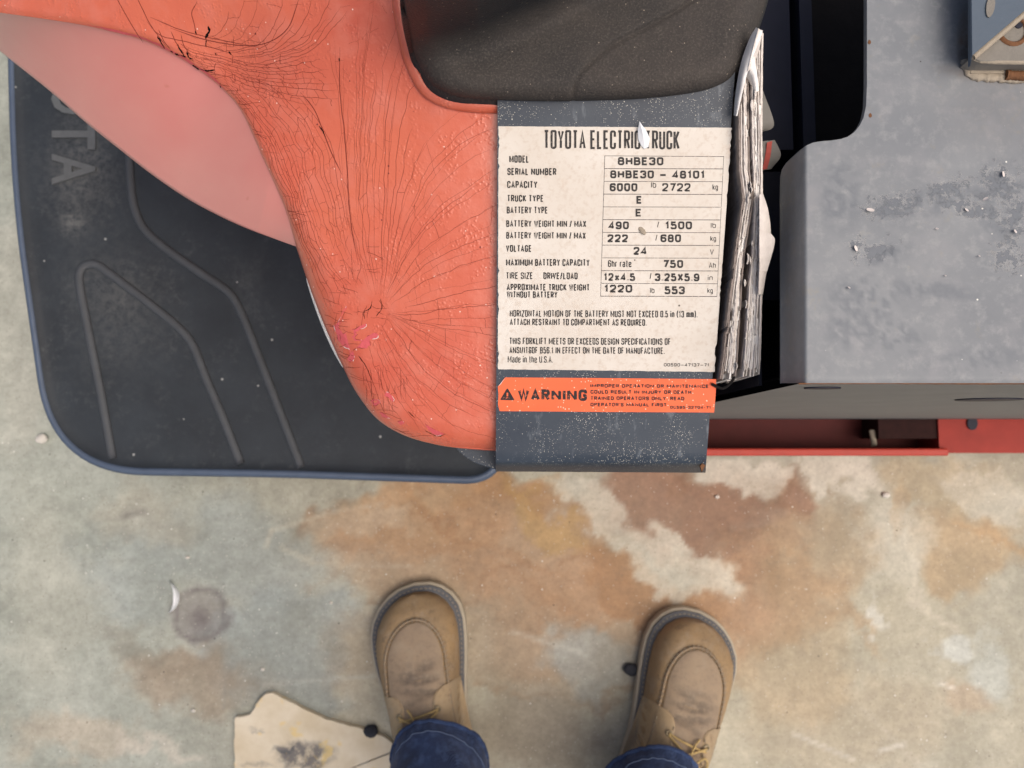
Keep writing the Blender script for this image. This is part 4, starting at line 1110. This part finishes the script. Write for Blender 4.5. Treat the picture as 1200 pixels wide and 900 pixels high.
# bracket on the cover
bp_ = round_poly([(1139, 66.5), (1150, 72), (1270, 72), (1270, -50), (1203, 12)], [1.5, 4, 0, 0, 0], 4)
mb = MB(); mb.add(*prism(P(bp_[:, 0], bp_[:, 1], np.full(len(bp_), CZ + .012)), 0, .0115, .0008)); brk = mb.build("hinge_bracket", M['grime'], truck, False)
bl = round_poly([(1137, -80), (1137, 80), (1143, 79), (1152, 69), (1146, 62), (1272, -54), (1272, -80)], 0)
mb = MB(); mb.add(*prism(P(np.array([1137, 1139.5, 1272, 1272, 1137.]), np.array([77, 65, -49, -120, -120.]), np.array([CZ + .018, CZ + .019, CZ + .019, CZ + .019, CZ + .019])), 0, .002)); mb.build("bracket_flange", M['blue'], brk, False)
e = P(np.array([1140, 1160, 1180, 1200, 1270.]), np.array([67.5, 50.5, 33.5, 16.5, -43.]), np.full(5, CZ + .0155)); obj("bracket_edge", *tube(e, .0016, 8), M['tan'], brk)
e = P(np.array([1142, 1150, 1165, 1200, 1270.]), np.array([68, 71.5, 72.5, 73, 73.]), np.full(5, CZ + .0105)); obj("bracket_edge", *tube(e, .0014, 8), M['tan'], brk)
a = np.linspace(0, 2 * np.pi, 25)[:-1]
q = P(1161 + 5 * np.cos(a) + 3 * np.sin(a) * .6, 7 - 13 * np.sin(a), np.full(24, CZ + .0198)); obj("bracket_slot", *prism(q, 0, .0006), M['grime'], brk, False)
hc = P(1187, 36, CZ + .0122)
V_ = []
for r, z in ((.0085, .0), (.0075, .0012), (.0062, .0006), (.0058, -.004), (.003, -.0045)):
    V_.append(np.stack([hc[0] + r * np.cos(a), hc[1] + r * np.sin(a), np.full(24, hc[2] + z)], 1))
V_ = np.stack(V_); f = [(i * 24 + j, (i + 1) * 24 + j, (i + 1) * 24 + (j + 1) % 24, i * 24 + (j + 1) % 24) for i in range(4) for j in range(24)]
obj("rusty_bolt", V_.reshape(-1, 3), f, M['rust'], brk)
q = P(1194 + 5 * np.cos(a), 28 + 5 * np.sin(a), np.full(24, CZ + .0125)); obj("bolt_socket", *prism(q, 0, .002), M['black'], brk, False)
s = spline([(1131, 70), (1134, 82), (1140, 88), (1156, 90), (1175, 91), (1200, 92), (1270, 92)], 90)
sw = P(s[:, 0], s[:, 1], np.full(90, CZ + .0002)); rad = .0022 + .0012 * np.random.default_rng(2).random(90)
obj("sealant_bead", *tube(sw, rad, 8, flat=.6), M['tan'], brk)
s = spline([(1178, 88), (1200, 89), (1240, 89)], 30); sw = P(s[:, 0], s[:, 1], np.full(30, CZ + .002)); obj("sealant_blob", *tube(sw, .0022 + .0007 * np.random.default_rng(4).random(30), 8), M['rust'], brk)
s = P(np.array([1138, 1270, 1270, 1138.]), np.array([73, 73, 86, 86.]), np.full(4, CZ + .0022)); obj("sealant_fillet", *prism(s, 0, .004), M['tan'], brk, False)

# ------------------------------------------------------------------ worn manual stuck beside the panel
man = empty("operator_manual", tuple(P(872, 250, .48)))
tag(man, "tattered grey-white paper manual wedged edge-up beside the data label", "manual")
my = [30, 60, 100, 150, 200, 240, 280, 320, 360, 400, 420, 450]
mxl = [884, 876, 869, 867, 867, 868, 864, 860, 856, 851, 848, 842]
mxr = [894, 893.5, 893.5, 893, 893, 893, 894, 894, 893, 891, 890, 888]
pages = [mat_page(i) for i in range(7)]
r3 = np.random.default_rng(12)
blocks = [([88, 110, 150, 200, 235, 262, 290, 330, 380, 420, 446], [868, 867, 866, 867, 871, 867, 863, 858, 852, 848, 844], [876, 877, 877, 878, 882, 878, 873, 869, 866, 864, 861], 13, 88, 446),
          ([34, 60, 100, 150, 200, 240, 280, 330, 380, 420, 446], [887, 883, 880, 880, 882, 884, 882, 877, 873, 870, 867], [894, 893.5, 893, 893, 893, 893, 893, 893, 892, 891, 889], 16, 38, 442)]
kk = 0
for by, bxl, bxr, npg, y_a, y_e in blocks:
    for k in range(npg):
        fr = np.clip((k + r3.uniform(-.35, .35)) / (npg - 1), 0, 1)
        y = np.linspace(y_a + r3.uniform(0, 22) * (1.0 if k < npg - 3 else .15), y_e - r3.uniform(0, 12), 110)
        lo_, hi_ = np.interp(y, by, bxl), np.interp(y, by, bxr)
        x = lo_ + (hi_ - lo_) * fr + 1.3 * (fbm(y / 30, y * 0 + kk * 3.3, 77, 3) - .5) + .9 * (fbm(y / 6, y * 0 + kk * 5.1, 78, 3) - .5)
        rag = fbm(y / 4, y * 0 + kk * 2.2, 79, 3)
        z = plate_pt(850.0 + 0 * y, y)[:, 2] + .008 - .004 * r3.random() - .002 * rag - .005 * sstep(.70, .78, fbm(y / 16, y * 0 + kk * 9.1, 80, 2))
        th = r3.uniform(.00024, .00052) * (.75 + .5 * rag)
        tp = P(x, y, z)
        secs = []
        for sx_, dz in ((-1, 0), (1, 0), (1, -.05), (-1, -.05)):
            q = tp.copy(); q[:, 0] += sx_ * th; q[:, 2] += dz; secs.append(q)
        S_ = np.stack(secs, 1); ny = len(y)
        f = [(i * 4 + j, (i + 1) * 4 + j, (i + 1) * 4 + (j + 1) % 4, i * 4 + (j + 1) % 4) for i in range(ny - 1) for j in range(4)] + [(0, 1, 2, 3), (4 * ny - 4, 4 * ny - 1, 4 * ny - 2, 4 * ny - 3)]
        obj("page", S_.reshape(-1, 3), f, M['dark_page'] if (kk < 3 or kk in (12, 13)) else pages[kk % 7 if kk % 3 else 0], man, False); kk += 1
def leaf(name, edge_a, edge_b, za, zb, mat, n=24, m=8, curl=0., seed=0, parent=man):
    a, b_ = spline(edge_a, n), spline(edge_b, n)
    t = np.linspace(0, 1, m)
    q = a[:, None] * (1 - t)[None, :, None] + b_[:, None] * t[None, :, None]
    z = np.where(np.full(q.shape[:2], za) > .5, plate_pt(850.0 + 0 * q[..., 1], q[..., 1])[..., 2] - .582, 0) + za + (zb - za) * t[None, :] + curl * np.sin(np.pi * t)[None, :] + .0015 * (fbm(q[..., 0] / 9, q[..., 1] / 9, seed, 2) - .5)
    v = P(q[..., 0], q[..., 1], z)
    v2 = v - [0, 0, .0003]
    f = grid_faces(n, m) + [tuple(i + n * m for i in q_[::-1]) for q_ in grid_faces(n, m)]
    return obj(name, np.vstack([v.reshape(-1, 3), v2.reshape(-1, 3)]), f, mat, parent)
leaf("curled_cover", [(886, 32), (878, 46), (868, 75), (862, 110), (860, 135)], [(894, 36), (887, 55), (876, 85), (868, 118), (864, 136)], .585, .591, pages[1], curl=.002, seed=3)
leaf("curled_cover", [(889, 33), (882, 58), (876, 84)], [(893.5, 38), (888, 64), (880, 80)], .592, .588, pages[0], seed=4)
leaf("folded_leaf", [(872, 84), (876, 92), (880, 100), (882, 112)], [(884, 66), (886, 80), (888, 92), (889, 106)], .586, .590, pages[1], curl=.002, seed=5)
leaf("folded_leaf", [(865, 355), (858, 385), (853, 415), (846, 445)], [(872, 335), (869, 370), (865, 405), (858, 438)], .578, .570, pages[1], curl=.002, seed=6)
leaf("folded_leaf", [(866, 398), (860, 420), (852, 447)], [(884, 400), (880, 425), (872, 443)], .565, .560, pages[0], seed=7)
leaf("torn_leaf", [(890, 228), (890, 260), (890, 300), (889, 345)], [(894, 226), (901, 250), (903, 285), (894, 345)], .594, .590, pages[0], curl=.001, seed=8)
leaf("torn_leaf", [(890, 270), (890, 284), (890, 318)], [(904, 274), (908, 284), (899, 318)], .595, .592, pages[0], seed=9)
for k in range(16):
    yy_ = r3.uniform(110, 430); xx_ = np.interp(yy_, [100, 250, 440], [880, 882, 866]) + r3.uniform(-6, 9); s_ = r3.uniform(2, 4.5)
    leaf("torn_scrap", [(xx_, yy_ - s_ * 1.6), (xx_ + r3.uniform(-1, 1), yy_), (xx_ + r3.uniform(-1, 1), yy_ + s_ * 1.6)], [(xx_ + s_ * .5, yy_ - s_ * 1.2), (xx_ + s_ * .9, yy_), (xx_ + s_ * .3, yy_ + s_ * 1.7)], .590, .586, pages[0], n=8, m=4, curl=.002, seed=30 + k)
leaf("plastic_tab", [(890, 96), (890, 120), (890, 156)], [(895, 108), (907, 146), (892, 155)], .562, .556, M['film'], seed=10)
leaf("plastic_tab", [(890, 166), (890, 182), (890, 200)], [(908, 164), (915, 182), (904, 198)], .560, .552, M['film'], seed=11)
leaf("plastic_tab_stripe", [(899, 167), (897, 182), (893, 199)], [(905, 165), (903, 182), (899, 198)], .5585, .5565, M['film_red'], m=4, seed=11)
leaf("curled_cover", [(852, 190), (856, 205), (861, 215)], [(864, 182), (866, 200), (866, 216)], .572, .580, M['film'], seed=12)
obj("wire_clip", *tube(P(spline([(834, 450), (846, 455), (855, 450), (860, 442), (858, 436)], 30)[:, 0], spline([(834, 450), (846, 455), (855, 450), (860, 442), (858, 436)], 30)[:, 1], np.full(30, .545)), .0009, 8), M['black2'], truck)
# ------------------------------------------------------------------ the person standing in front: boots and jeans
person = empty("person", tuple(P(610, 975, 0)))
tag(person, "person in brown moc-toe boots and blue jeans standing before the truck", "person")
L = .298
ysec = np.array([0, .006, .02, .05, .09, .13, .17, .20, .225, .245, .262, .277, .288, .295, L])
wsec = 1.06 * np.array([.0, .018, .031, .0365, .0395, .042, .0485, .0535, .0560, .0560, .0525, .0440, .0325, .0190, 0])
hsec_y = np.array([0, .02, .06, .10, .13, .16, .185, .21, .235, .255, .272, .284, .292, L])
hsec = np.array([.10, .135, .15, .142, .122, .100, .087, .078, .072, .066, .058, .049, .041, .03])
def boot(side, toe_px, toe_dir, tname):
    """side +1 = right foot; toe_dir: direction of the toe in plan, radians from +Y (positive = towards +X)"""
    toe = P(toe_px[0], toe_px[1], .02)
    cs, sn = math.cos(toe_dir), math.sin(toe_dir)
    def W(p):
        p = np.asarray(p, float); y = p[..., 1] - L; x = p[..., 0] * side
        return np.stack([toe[0] + x * cs + y * sn, toe[1] - x * sn + y * cs, p[..., 2]], -1)
    cx = lambda y: .010 * np.sin(np.clip(y / L, 0, 1) * np.pi) * 1.0 - .004 * (y / L) ** 3   # banana line, outer side +x
    wf = lambda y: np.interp(y, ysec, wsec)
    wu = lambda y: wf(np.clip((np.asarray(y) - .0085) * L / (L - .017), 0, L)) * (1 - .0085 / .0594)
    hf = lambda y: np.interp(y, hsec_y, hsec)
    yy = L / 2 - L / 2 * np.cos(np.linspace(.0, np.pi, 90))
    ws = np.interp(yy, ysec, wsec)
    def outline(grow, z):
        a = np.stack([cx(yy) + ws, yy, 0 * yy], 1); b = np.stack([cx(yy) - ws, yy, 0 * yy], 1)[::-1]
        o = np.vstack([a, b[1:-1]])
        t = np.roll(o, -1, 0) - np.roll(o, 1, 0); t /= np.linalg.norm(t, axis=1)[:, None] + 1e-9
        n = np.stack([t[:, 1], -t[:, 0], 0 * t[:, 0]], 1)
        if ((o - o.mean(0)) * n).sum() < 0: n = -n
        o = o + n * grow; o[:, 2] = z; return o
    NB = 3.0
    Z0 = .026
    def S(x, y):   # height of the upper
        w = np.maximum(wu(y), 1e-4); u = np.clip(np.abs(x - cx(y)) / w, 0, 1)
        return Z0 + (hf(y) - Z0) * (1 - u ** NB) ** (1 / NB * 1.05)
    # upper
    yu = L - .0085 - (L - .017) * (.5 + .5 * np.cos(np.linspace(0, np.pi, 90)))
    yu = np.sort(yu)
    au = np.linspace(-1, 1, 61)
    sg = np.sign(au) * (1 - (1 - np.abs(au)) ** 1.7)
    YU = np.repeat(yu[:, None], 61, 1); WU = np.maximum(wu(yu), .0001)[:, None]
    XU = cx(YU) + WU * sg[None, :]
    # plug (moccasin top) is a shallow step inside the seam
    def plug(x, y):
        ux = np.abs(x - cx(y)) / .0365; uy = np.clip((y - .213) / .050, 0, None)
        return np.sqrt(ux ** 2 + uy ** 2)
    def crease(x, y):
        u = x - cx(y); s_ = 0
        for y0_, sl, cu_, d_ in ((.198, .10, 3.0, 1.0), (.207, -.12, 4.0, .9), (.187, .22, 2.0, .9), (.214, .05, 6.0, .5), (.179, -.2, 1.0, .6)):
            yc_ = y0_ + sl * u + cu_ * u * u + .003 * (fbm(u * 120 + 30, u * 0 + y0_ * 900, 7, 2) - .5)
            s_ = s_ + d_ * np.exp(-((y - yc_) / .0021) ** 2) * np.exp(-(u / .026) ** 4)
        return np.clip(s_, 0, 1)
    ZU = S(XU, YU); pl = plug(XU, YU)
    ZU = ZU - .0020 * np.exp(-((pl - 1.0) / .10) ** 2) * (YU > .09)
    ZU -= .0022 * crease(XU, YU)
    ZU += .0012 * (fbm(XU * 45 + 20, YU * 45 + 20, 33, 3) - .5)
    up = np.stack([XU, YU, ZU], -1)
    b = MB(); b.add(W(up).reshape(-1, 3), grid_faces(*up.shape[:2]))
    bt = b.build("boot", M['lea'], person)
    bt["label"] = tname
    # plug skin a hair above the upper
    t = np.linspace(0, 1, 26); rr = np.linspace(0, .93, 14)
    yy2 = np.linspace(.10, .213 + .050 * .93, 50)
    g = []
    for y in yy2:
        half = .0365 * .95 * math.sqrt(max(0.0, .95 ** 2 - max(0, (y - .213) / .050) ** 2)) if y > .213 else .0365 * .9
        x = cx(y) + np.linspace(-half, half, 22)
        z = S(x, np.full(22, y)) + .0011 * np.clip(1 - np.abs(np.linspace(-1, 1, 22)) ** 6, -.6, 1)
        z = z - .0022 * crease(x, np.full(22, y))
        g.append(np.stack([x, np.full(22, y), z], 1))
    g = np.array(g); vm = obj("vamp", W(g).reshape(-1, 3), grid_faces(50, 22), M['lea2'], bt)
    gx, gy = g[..., 0], g[..., 1]; sm = np.zeros(gx.shape)
    for ox in (-.004, 0, .004): sm = np.maximum(sm, crease(gx, gy + ox * .5))
    set_color(vm, "scuff", np.clip(sm * .55, 0, 1).reshape(-1, 1))
    # raised seam around it with stitches
    th = np.linspace(0, np.pi, 40)
    su = np.vstack([np.stack([np.full(20, .0365), np.linspace(.115, .212, 20)], 1), np.stack([.0365 * np.cos(th), .213 + .050 * np.sin(th)], 1), np.stack([np.full(20, -.0365), np.linspace(.212, .115, 20)], 1)])
    su[:, 0] += cx(su[:, 1]); sz = S(su[:, 0], su[:, 1])
    obj("seam", *tube(W(np.column_stack([su, sz + .0002])), .0015, 8), M['seam'], bt)
    sp = spline(su, 64); mb_ = MB()
    for i in range(1, 63):
        d = sp[i + 1 if i < 63 else i] - sp[i - 1]; d /= np.linalg.norm(d); n_ = np.array([-d[1], d[0]])
        a_, c_ = sp[i] + n_ * .0026, sp[i] - n_ * .0026
        zt = lambda q: S(q[0], q[1])
        pts = np.array([[*a_, zt(a_) + .0002], [*sp[i], zt(sp[i]) + .0020], [*c_, zt(c_) + .0002]])
        mb_.add(*tube(W(pts), .0005, 5))
    mb_.build("seam_stitching", M['stitch'], bt, True, "stuff")
    # sole, welt, welt stitching
    o0, o1, o2 = outline(-.002, .0), outline(.0012, .004), outline(.0012, .019)
    o3 = outline(-.0006, .0208)
    n = len(o0); V4 = np.vstack([o0, o1, o2, o3])
    f = [(k * n + i, k * n + (i + 1) % n, (k + 1) * n + (i + 1) % n, (k + 1) * n + i) for k in range(3) for i in range(n)] + [tuple(range(3 * n, 4 * n)), tuple(range(n))[::-1]]
    obj("sole", W(V4), f, M['sole'], bt, False)
    w0, w1, w2 = outline(-.0022, .0205), outline(-.0022, .0252), outline(-.012, .0275)
    V3 = np.vstack([w0, w1, w2])
    f = [(k * n + i, k * n + (i + 1) % n, (k + 1) * n + (i + 1) % n, (k + 1) * n + i) for k in range(2) for i in range(n)] + [tuple(range(2 * n, 3 * n))]
    obj("welt", W(V3), f, M['welt'], bt, False)
    ws_ = outline(-.0052, .0266); ws_ = spline(np.vstack([ws_, ws_[:1]]), 240); mb_ = MB()
    for i in range(0, 238, 2):
        mb_.add(*tube(W(np.array([ws_[i] + [0, 0, .0001], (ws_[i] + ws_[i + 1]) / 2 + [0, 0, .0006], ws_[i + 1] + [0, 0, .0001]])), .00065, 5))
    mb_.build("welt_stitching", M['stitch'], bt, True, "stuff")
    # eyestay flaps, eyelets, laces, tongue
    for sd_ in (-1, 1):
        g = []
        ysx = np.linspace(.080, .186, 30)
        for y in ysx:
            k = max(0., (y - .170) / .016); rnd = .0125 * (1 - math.sqrt(max(0, 1 - k * k)))
            xi, xo_ = .0165 + rnd, .0470 - rnd * .35
            x = cx(y) + sd_ * np.linspace(xi, xo_, 16)
            lift = .0028 * np.clip(np.minimum(np.linspace(0, 1, 16), .9) * 9 + .25, 0, 1) * min(1, (.188 - y) / .004 + .3)
            g.append(np.stack([x, np.full(16, y), S(x, np.full(16, y)) + lift], 1))
        g = np.array(g)
        obj("eyestay", W(g).reshape(-1, 3), grid_faces(30, 16), M['lea3'], bt)
        mb_ = MB()
        for off in (.0035, .0215):
            pth = np.array([[cx(y) + sd_ * (.0155 + off), y, 0] for y in np.linspace(.085, .174, 26)])
            pth[:, 2] = S(pth[:, 0], pth[:, 1]) + .0032
            for i in range(0, 25, 2): mb_.add(*tube(W(np.array([pth[i], (pth[i] + pth[i + 1]) / 2 + [0, 0, .0004], pth[i + 1]])), .0005, 5))
        mb_.build("eyestay_stitching", M['stitch'], bt, True, "stuff")
        for y in (.166, .144, .120):
            x = cx(y) + sd_ * .0225; c_ = np.array([x, y, S(np.array(x), np.array(y)) + .0033])
            a_ = np.linspace(0, 2 * np.pi, 17)[:-1]
            obj("eyelet", *tube(W(c_ + np.stack([.0030 * np.cos(a_), .0030 * np.sin(a_), -.0006 * np.cos(a_) * sd_], 1)), .0009, 6, closed=True), M['brass'], bt)
    for (ya, yb_) in ((.166, .162), (.164, .144), (.144, .166), (.144, .120), (.120, .144), (.120, .104)):
        s_ = np.linspace(-1, 1, 16); y = ya + (yb_ - ya) * (s_ + 1) / 2; x = cx(y) + .0225 * s_
        z = S(x, y) + .0042 + .0016 * (1 - s_ ** 2) + (.001 if yb_ > ya else 0)
        obj("lace", *tube(W(np.stack([x, y, z], 1)), .0013, 7, flat=.6), M['lace'], bt)
    for k_, pp in enumerate(([(0, .138, .006), (.010, .152, .012), (.020, .158, .011), (.026, .150, .007), (.014, .142, .009), (0, .138, .007)], [(0, .138, .006), (-.012, .148, .012), (-.022, .148, .010), (-.020, .140, .008), (0, .138, .007)],
                             [(0, .140, .007), (.006, .163, .007), (.012, .172, .004)])):
        q = spline(pp, 30); q[:, 2] += S(q[:, 0] + cx(q[:, 1]), q[:, 1]); q[:, 0] += cx(q[:, 1])
        obj("lace", *tube(W(q), .0012, 7), M['lace'], bt)
    return W
WL = boot(-1, (482, 685), math.radians(-12.5), "left boot, toe turned slightly outward")
WR = boot(1, (824, 718), math.radians(21), "right boot, toe turned well outward")

# jeans: two legs running up from wrinkled hems to the hips
jm = MB()
hems = []
def leg(hem_c, hem_rx, hem_ry, yaw, knee, hip, seed):
    n = 64; a = np.linspace(0, 2 * np.pi, n, endpoint=False)
    zs = np.concatenate([np.linspace(0, .10, 34), np.linspace(.12, 1, 46)])
    h = np.array(hem_c); ringz = []
    for i, t in enumerate(zs):
        if t < .52: u = t / .52; c = h * (1 - u) + np.array(knee) * u
        else: u = (t - .52) / .48; c = np.array(knee) * (1 - u) + np.array(hip) * u
        rx = hem_rx * (1 + .10 * t * 2) + .035 * sstep(.5, 1, t); ry = hem_ry * (1 + .10 * t * 2) + .03 * sstep(.5, 1, t)
        wr = 1 + .035 * np.sin(3 * a + 9 * t * 6 + seed) * math.exp(-t * 5) + .06 * (fbm(np.cos(a) * 1.5 + 9 + seed, np.sin(a) * 1.5 + 9 + t * 26, seed, 3) - .5)
        wr = wr + .026 * np.sin(34 * a + 3 * np.sin(3 * a + seed)) * math.exp(-((t - .016) / .014) ** 2) + .10 * (fbm(np.cos(a) * 3 + 20, np.sin(a) * 3 + 20, seed + 9, 3) - .5) * math.exp(-t * 14)
        x, y = rx * np.cos(a) * wr, ry * np.sin(a) * wr
        cs, sn = math.cos(yaw), math.sin(yaw)
        dip = (.022 * np.sin(a) if True else 0) * max(0, 1 - t * 9)      # hem rides up over the instep
        ringz.append(np.stack([c[0] + x * cs + y * sn, c[1] - x * sn + y * cs, c[2] + dip], 1))
    # thickness: turned-in hem
    inner = ringz[0].copy(); cc = inner.mean(0); inner[:, :2] = cc[:2] + (inner[:, :2] - cc[:2]) * .955; inner[:, 2] += .001
    inner2 = ringz[4].copy(); cc = inner2.mean(0); inner2[:, :2] = cc[:2] + (inner2[:, :2] - cc[:2]) * .955
    R = np.stack([inner2, inner] + ringz)
    m = len(R)
    jm.add(R.reshape(-1, 3), [(i * n + j, (i + 1) * n + j, (i + 1) * n + (j + 1) % n, i * n + (j + 1) % n) for i in range(m - 1) for j in range(n)] + [tuple((m - 1) * n + j for j in range(n))])
    hems.append((ringz[0], ringz[9], ringz[10]))
hl = P(515, 897, .105); hr = P(762, 927, .105)
leg(hl, .0525, .058, math.radians(-9), (-.085, -.53, .50), (-.055, -.60, .88), 1)
leg(hr, .052, .058, math.radians(17), (.165, -.55, .50), (.115, -.60, .88), 5)
a = np.linspace(0, 2 * np.pi, 48, endpoint=False); R = []
for z, rx, ry in ((.80, .12, .085), (.85, .165, .115), (.92, .175, .12), (1.0, .165, .11), (1.02, .16, .105)):
    R.append(np.stack([.03 + rx * np.cos(a), -.60 + ry * np.sin(a), np.full(48, z)], 1))
R = np.stack(R); jm.add(R.reshape(-1, 3), [(i * 48 + j, (i + 1) * 48 + j, (i + 1) * 48 + (j + 1) % 48, i * 48 + (j + 1) % 48) for i in range(4) for j in range(48)] + [tuple(range(48))[::-1], tuple(range(192, 240))])
jeans = jm.build("jeans", M['denim'], person)
for h0, h1, h2 in hems:
    c = h1.mean(0); q = h1.copy(); q[:, :2] = c[:2] + (q[:, :2] - c[:2]) * 1.006
    obj("hem_seam", *tube(np.vstack([q, q[:1]]), .0006, 6), M['thread'], jeans)
    q = h0.copy(); c = q.mean(0); q[:, :2] = c[:2] + (q[:, :2] - c[:2]) * .985
    obj("hem_roll", *tube(np.vstack([q, q[:1]]), .0032, 8), M['denim'], jeans)

# ------------------------------------------------------------------ small things on the floor and on the label
co = round_poly([(274, 841), (291, 839), (296, 832), (306, 815), (318, 811), (352, 829), (385, 844), (426, 855), (452, 864), (468, 878), (468, 985), (274, 985), (274, 910)], [2, 2, 3, 5, 6, 10, 10, 10, 8, 8, 0, 0, 0], 4)
co = spline(np.vstack([co, co[:1]]), 161)[:160]
co = wobble(co, 3.0, 5, 44)
cp = P(co[:, 0], co[:, 1], np.full(160, .009))
cc = P(375, 915, .009); rings = [cp + [0, 0, -.009], cp + [0, 0, -.001]]
for k in [.995] + list(np.linspace(.98, .0, 60)):
    q = cc + (cp - cc) * k; q[:, 2] = .009 + .001 * (fbm(q[:, 0] * 40 + 9, q[:, 1] * 40 + 9, 6, 2) - .5); rings.append(q)
V = np.stack(rings); n = 160
f = [(i * n + j, (i + 1) * n + j, (i + 1) * n + (j + 1) % n, i * n + (j + 1) % n) for i in range(len(rings) - 1) for j in range(n)]
card = obj("plywood_scrap", V.reshape(-1, 3), f, M['card'])
tag(card, "pale plywood scrap with dark soot stain beside the left boot", "wood scrap")
vx, vy = to_px(V.reshape(-1, 3))
vx = vx + 18 * (fbm(vx / 12, vy / 12, 3) - .5); vy = vy + 18 * (fbm(vx / 12 + 7, vy / 12, 4) - .5)
soot = sstep(1.3, .7, np.hypot((vx - 358) / 30, (vy - 886) / 18)) + .6 * sstep(1.3, .6, np.hypot((vx - 299) / 9, (vy - 855) / 4)) + .6 * sstep(1.3, .6, np.hypot((vx - 330) / 14, (vy - 878) / 4)) + .5 * sstep(1.3, .6, np.hypot((vx - 300) / 20, (vy - 896) / 4))
set_color(card, "soot", np.clip(soot * .9, 0, 1)[:, None])

def pebble(name, px, py, r, mat, label, cat, flat=.6, seed=0, zb=0.0, group=None):
    bm = bmesh.new(); bmesh.ops.create_icosphere(bm, subdivisions=3, radius=1)
    v = np.array([x.co[:] for x in bm.verts]); bm.verts.index_update(); ff = [[x.index for x in q.verts] for q in bm.faces]; bm.free()
    k = 1 + .5 * (fbm(v[:, 0] * 1.3 + 9 + seed, v[:, 1] * 1.3 + v[:, 2] + 9, seed, 3) - .5)
    v = v * k[:, None] * np.array([1, .8, flat]) * r; v[:, 2] -= v[:, 2].min()
    c = P(px, py, zb)
    o = obj(name, v, ff, mat); o.location = c
    return tag(o, label, cat, group)
pebble("pebble", 52, 514, .0075, M['pebble_light'], "small pale pebble on the floor by the mat's rounded corner", "pebble", seed=1)
pebble("rubber_lump", 436, 855, .0095, M['pebble_dark'], "round dark lump on the floor touching the left boot's outer side", "debris", .7, 2)
pebble("rubber_lump", 739, 783, .0100, M['pebble_dark'], "dark lump on the floor against the right boot's inner side", "debris", .6, 3)
for i, (x, y, s, lb) in enumerate(((1037, 580, 7, "largest white crumb on the floor below the red chassis lip"), (220, 653, 4, "white crumb on the floor above the round oil ring"), (308, 784, 4, "white crumb on the floor just above the plywood scrap's peak"),
                                   (227, 832, 4, "white crumb on the bare floor left of the plywood scrap"), (840, 582, 4, "small white crumb on brown stain under the label panel"), (388, 706, 3.5, "small white crumb left of the left boot's toe"))):
    pebble("crumb", x, y, s * .0007, M['pebble_light'], lb, "crumb", .6, 10 + i, group="white crumbs on the floor")
# crescent shaving
th = np.linspace(-1.15, 1.15, 30); g = []
for w_, z in ((0, .001), (.35, .006), (.7, .009), (1, .010)):
    rr = 21 - 7 * w_ * np.cos(th / 1.15 * np.pi / 2)
    g.append(P(189 + rr * np.cos(th), 700 + rr * np.sin(th) * .95, np.full(30, z)))
g = np.stack(g); g2 = g - [0, 0, .0008]
chip = obj("plastic_shaving", np.vstack([g.reshape(-1, 3), g2.reshape(-1, 3)]), grid_faces(4, 30) + [tuple(i + 120 for i in q[::-1]) for q in grid_faces(4, 30)], M['white_chip'])
tag(chip, "white crescent-shaped shaving lying on the floor by the oil ring", "shaving")
# flake stuck over the title, seed husk on the table
fp = np.array([(749.5, 142), (752, 146), (757, 152), (761.5, 162), (760, 172), (755, 174.5), (751, 170), (748, 163), (747.5, 152)])
v = plate_pt(fp[:, 0], fp[:, 1], np.array([.004, .0035, .003, .0015, .001, .001, .001, .0012, .002])); cv = plate_pt(np.array([754.]), np.array([160.]), .0026)
flk = obj("paper_flake", np.vstack([v, cv, v - [0, 0, .0003]]), [(i, (i + 1) % 9, 9) for i in range(9)] + [(i, (i + 1) % 9, 10 + (i + 1) % 9, 10 + i) for i in range(9)], M['white_chip'], None, False)
tag(flk, "white torn flake stuck over the title line of the data label", "flake")
hs = plate_pt(752.5, 270.3, .0006)
bm = bmesh.new(); bmesh.ops.create_icosphere(bm, subdivisions=3, radius=1)
v = np.array([x.co[:] for x in bm.verts]); bm.verts.index_update(); ff = [[x.index for x in q.verts] for q in bm.faces]; bm.free()
v = v * np.array([.0029, .0015, .0009]); an = math.radians(-50); v[:, :2] = v[:, :2] @ np.array([[math.cos(an), math.sin(an)], [-math.sin(an), math.cos(an)]])
hk = obj("seed_husk", v, ff, M['tan']); hk.location = hs
tag(hk, "tiny oval seed husk stuck on the battery weight rows of the label", "seed")
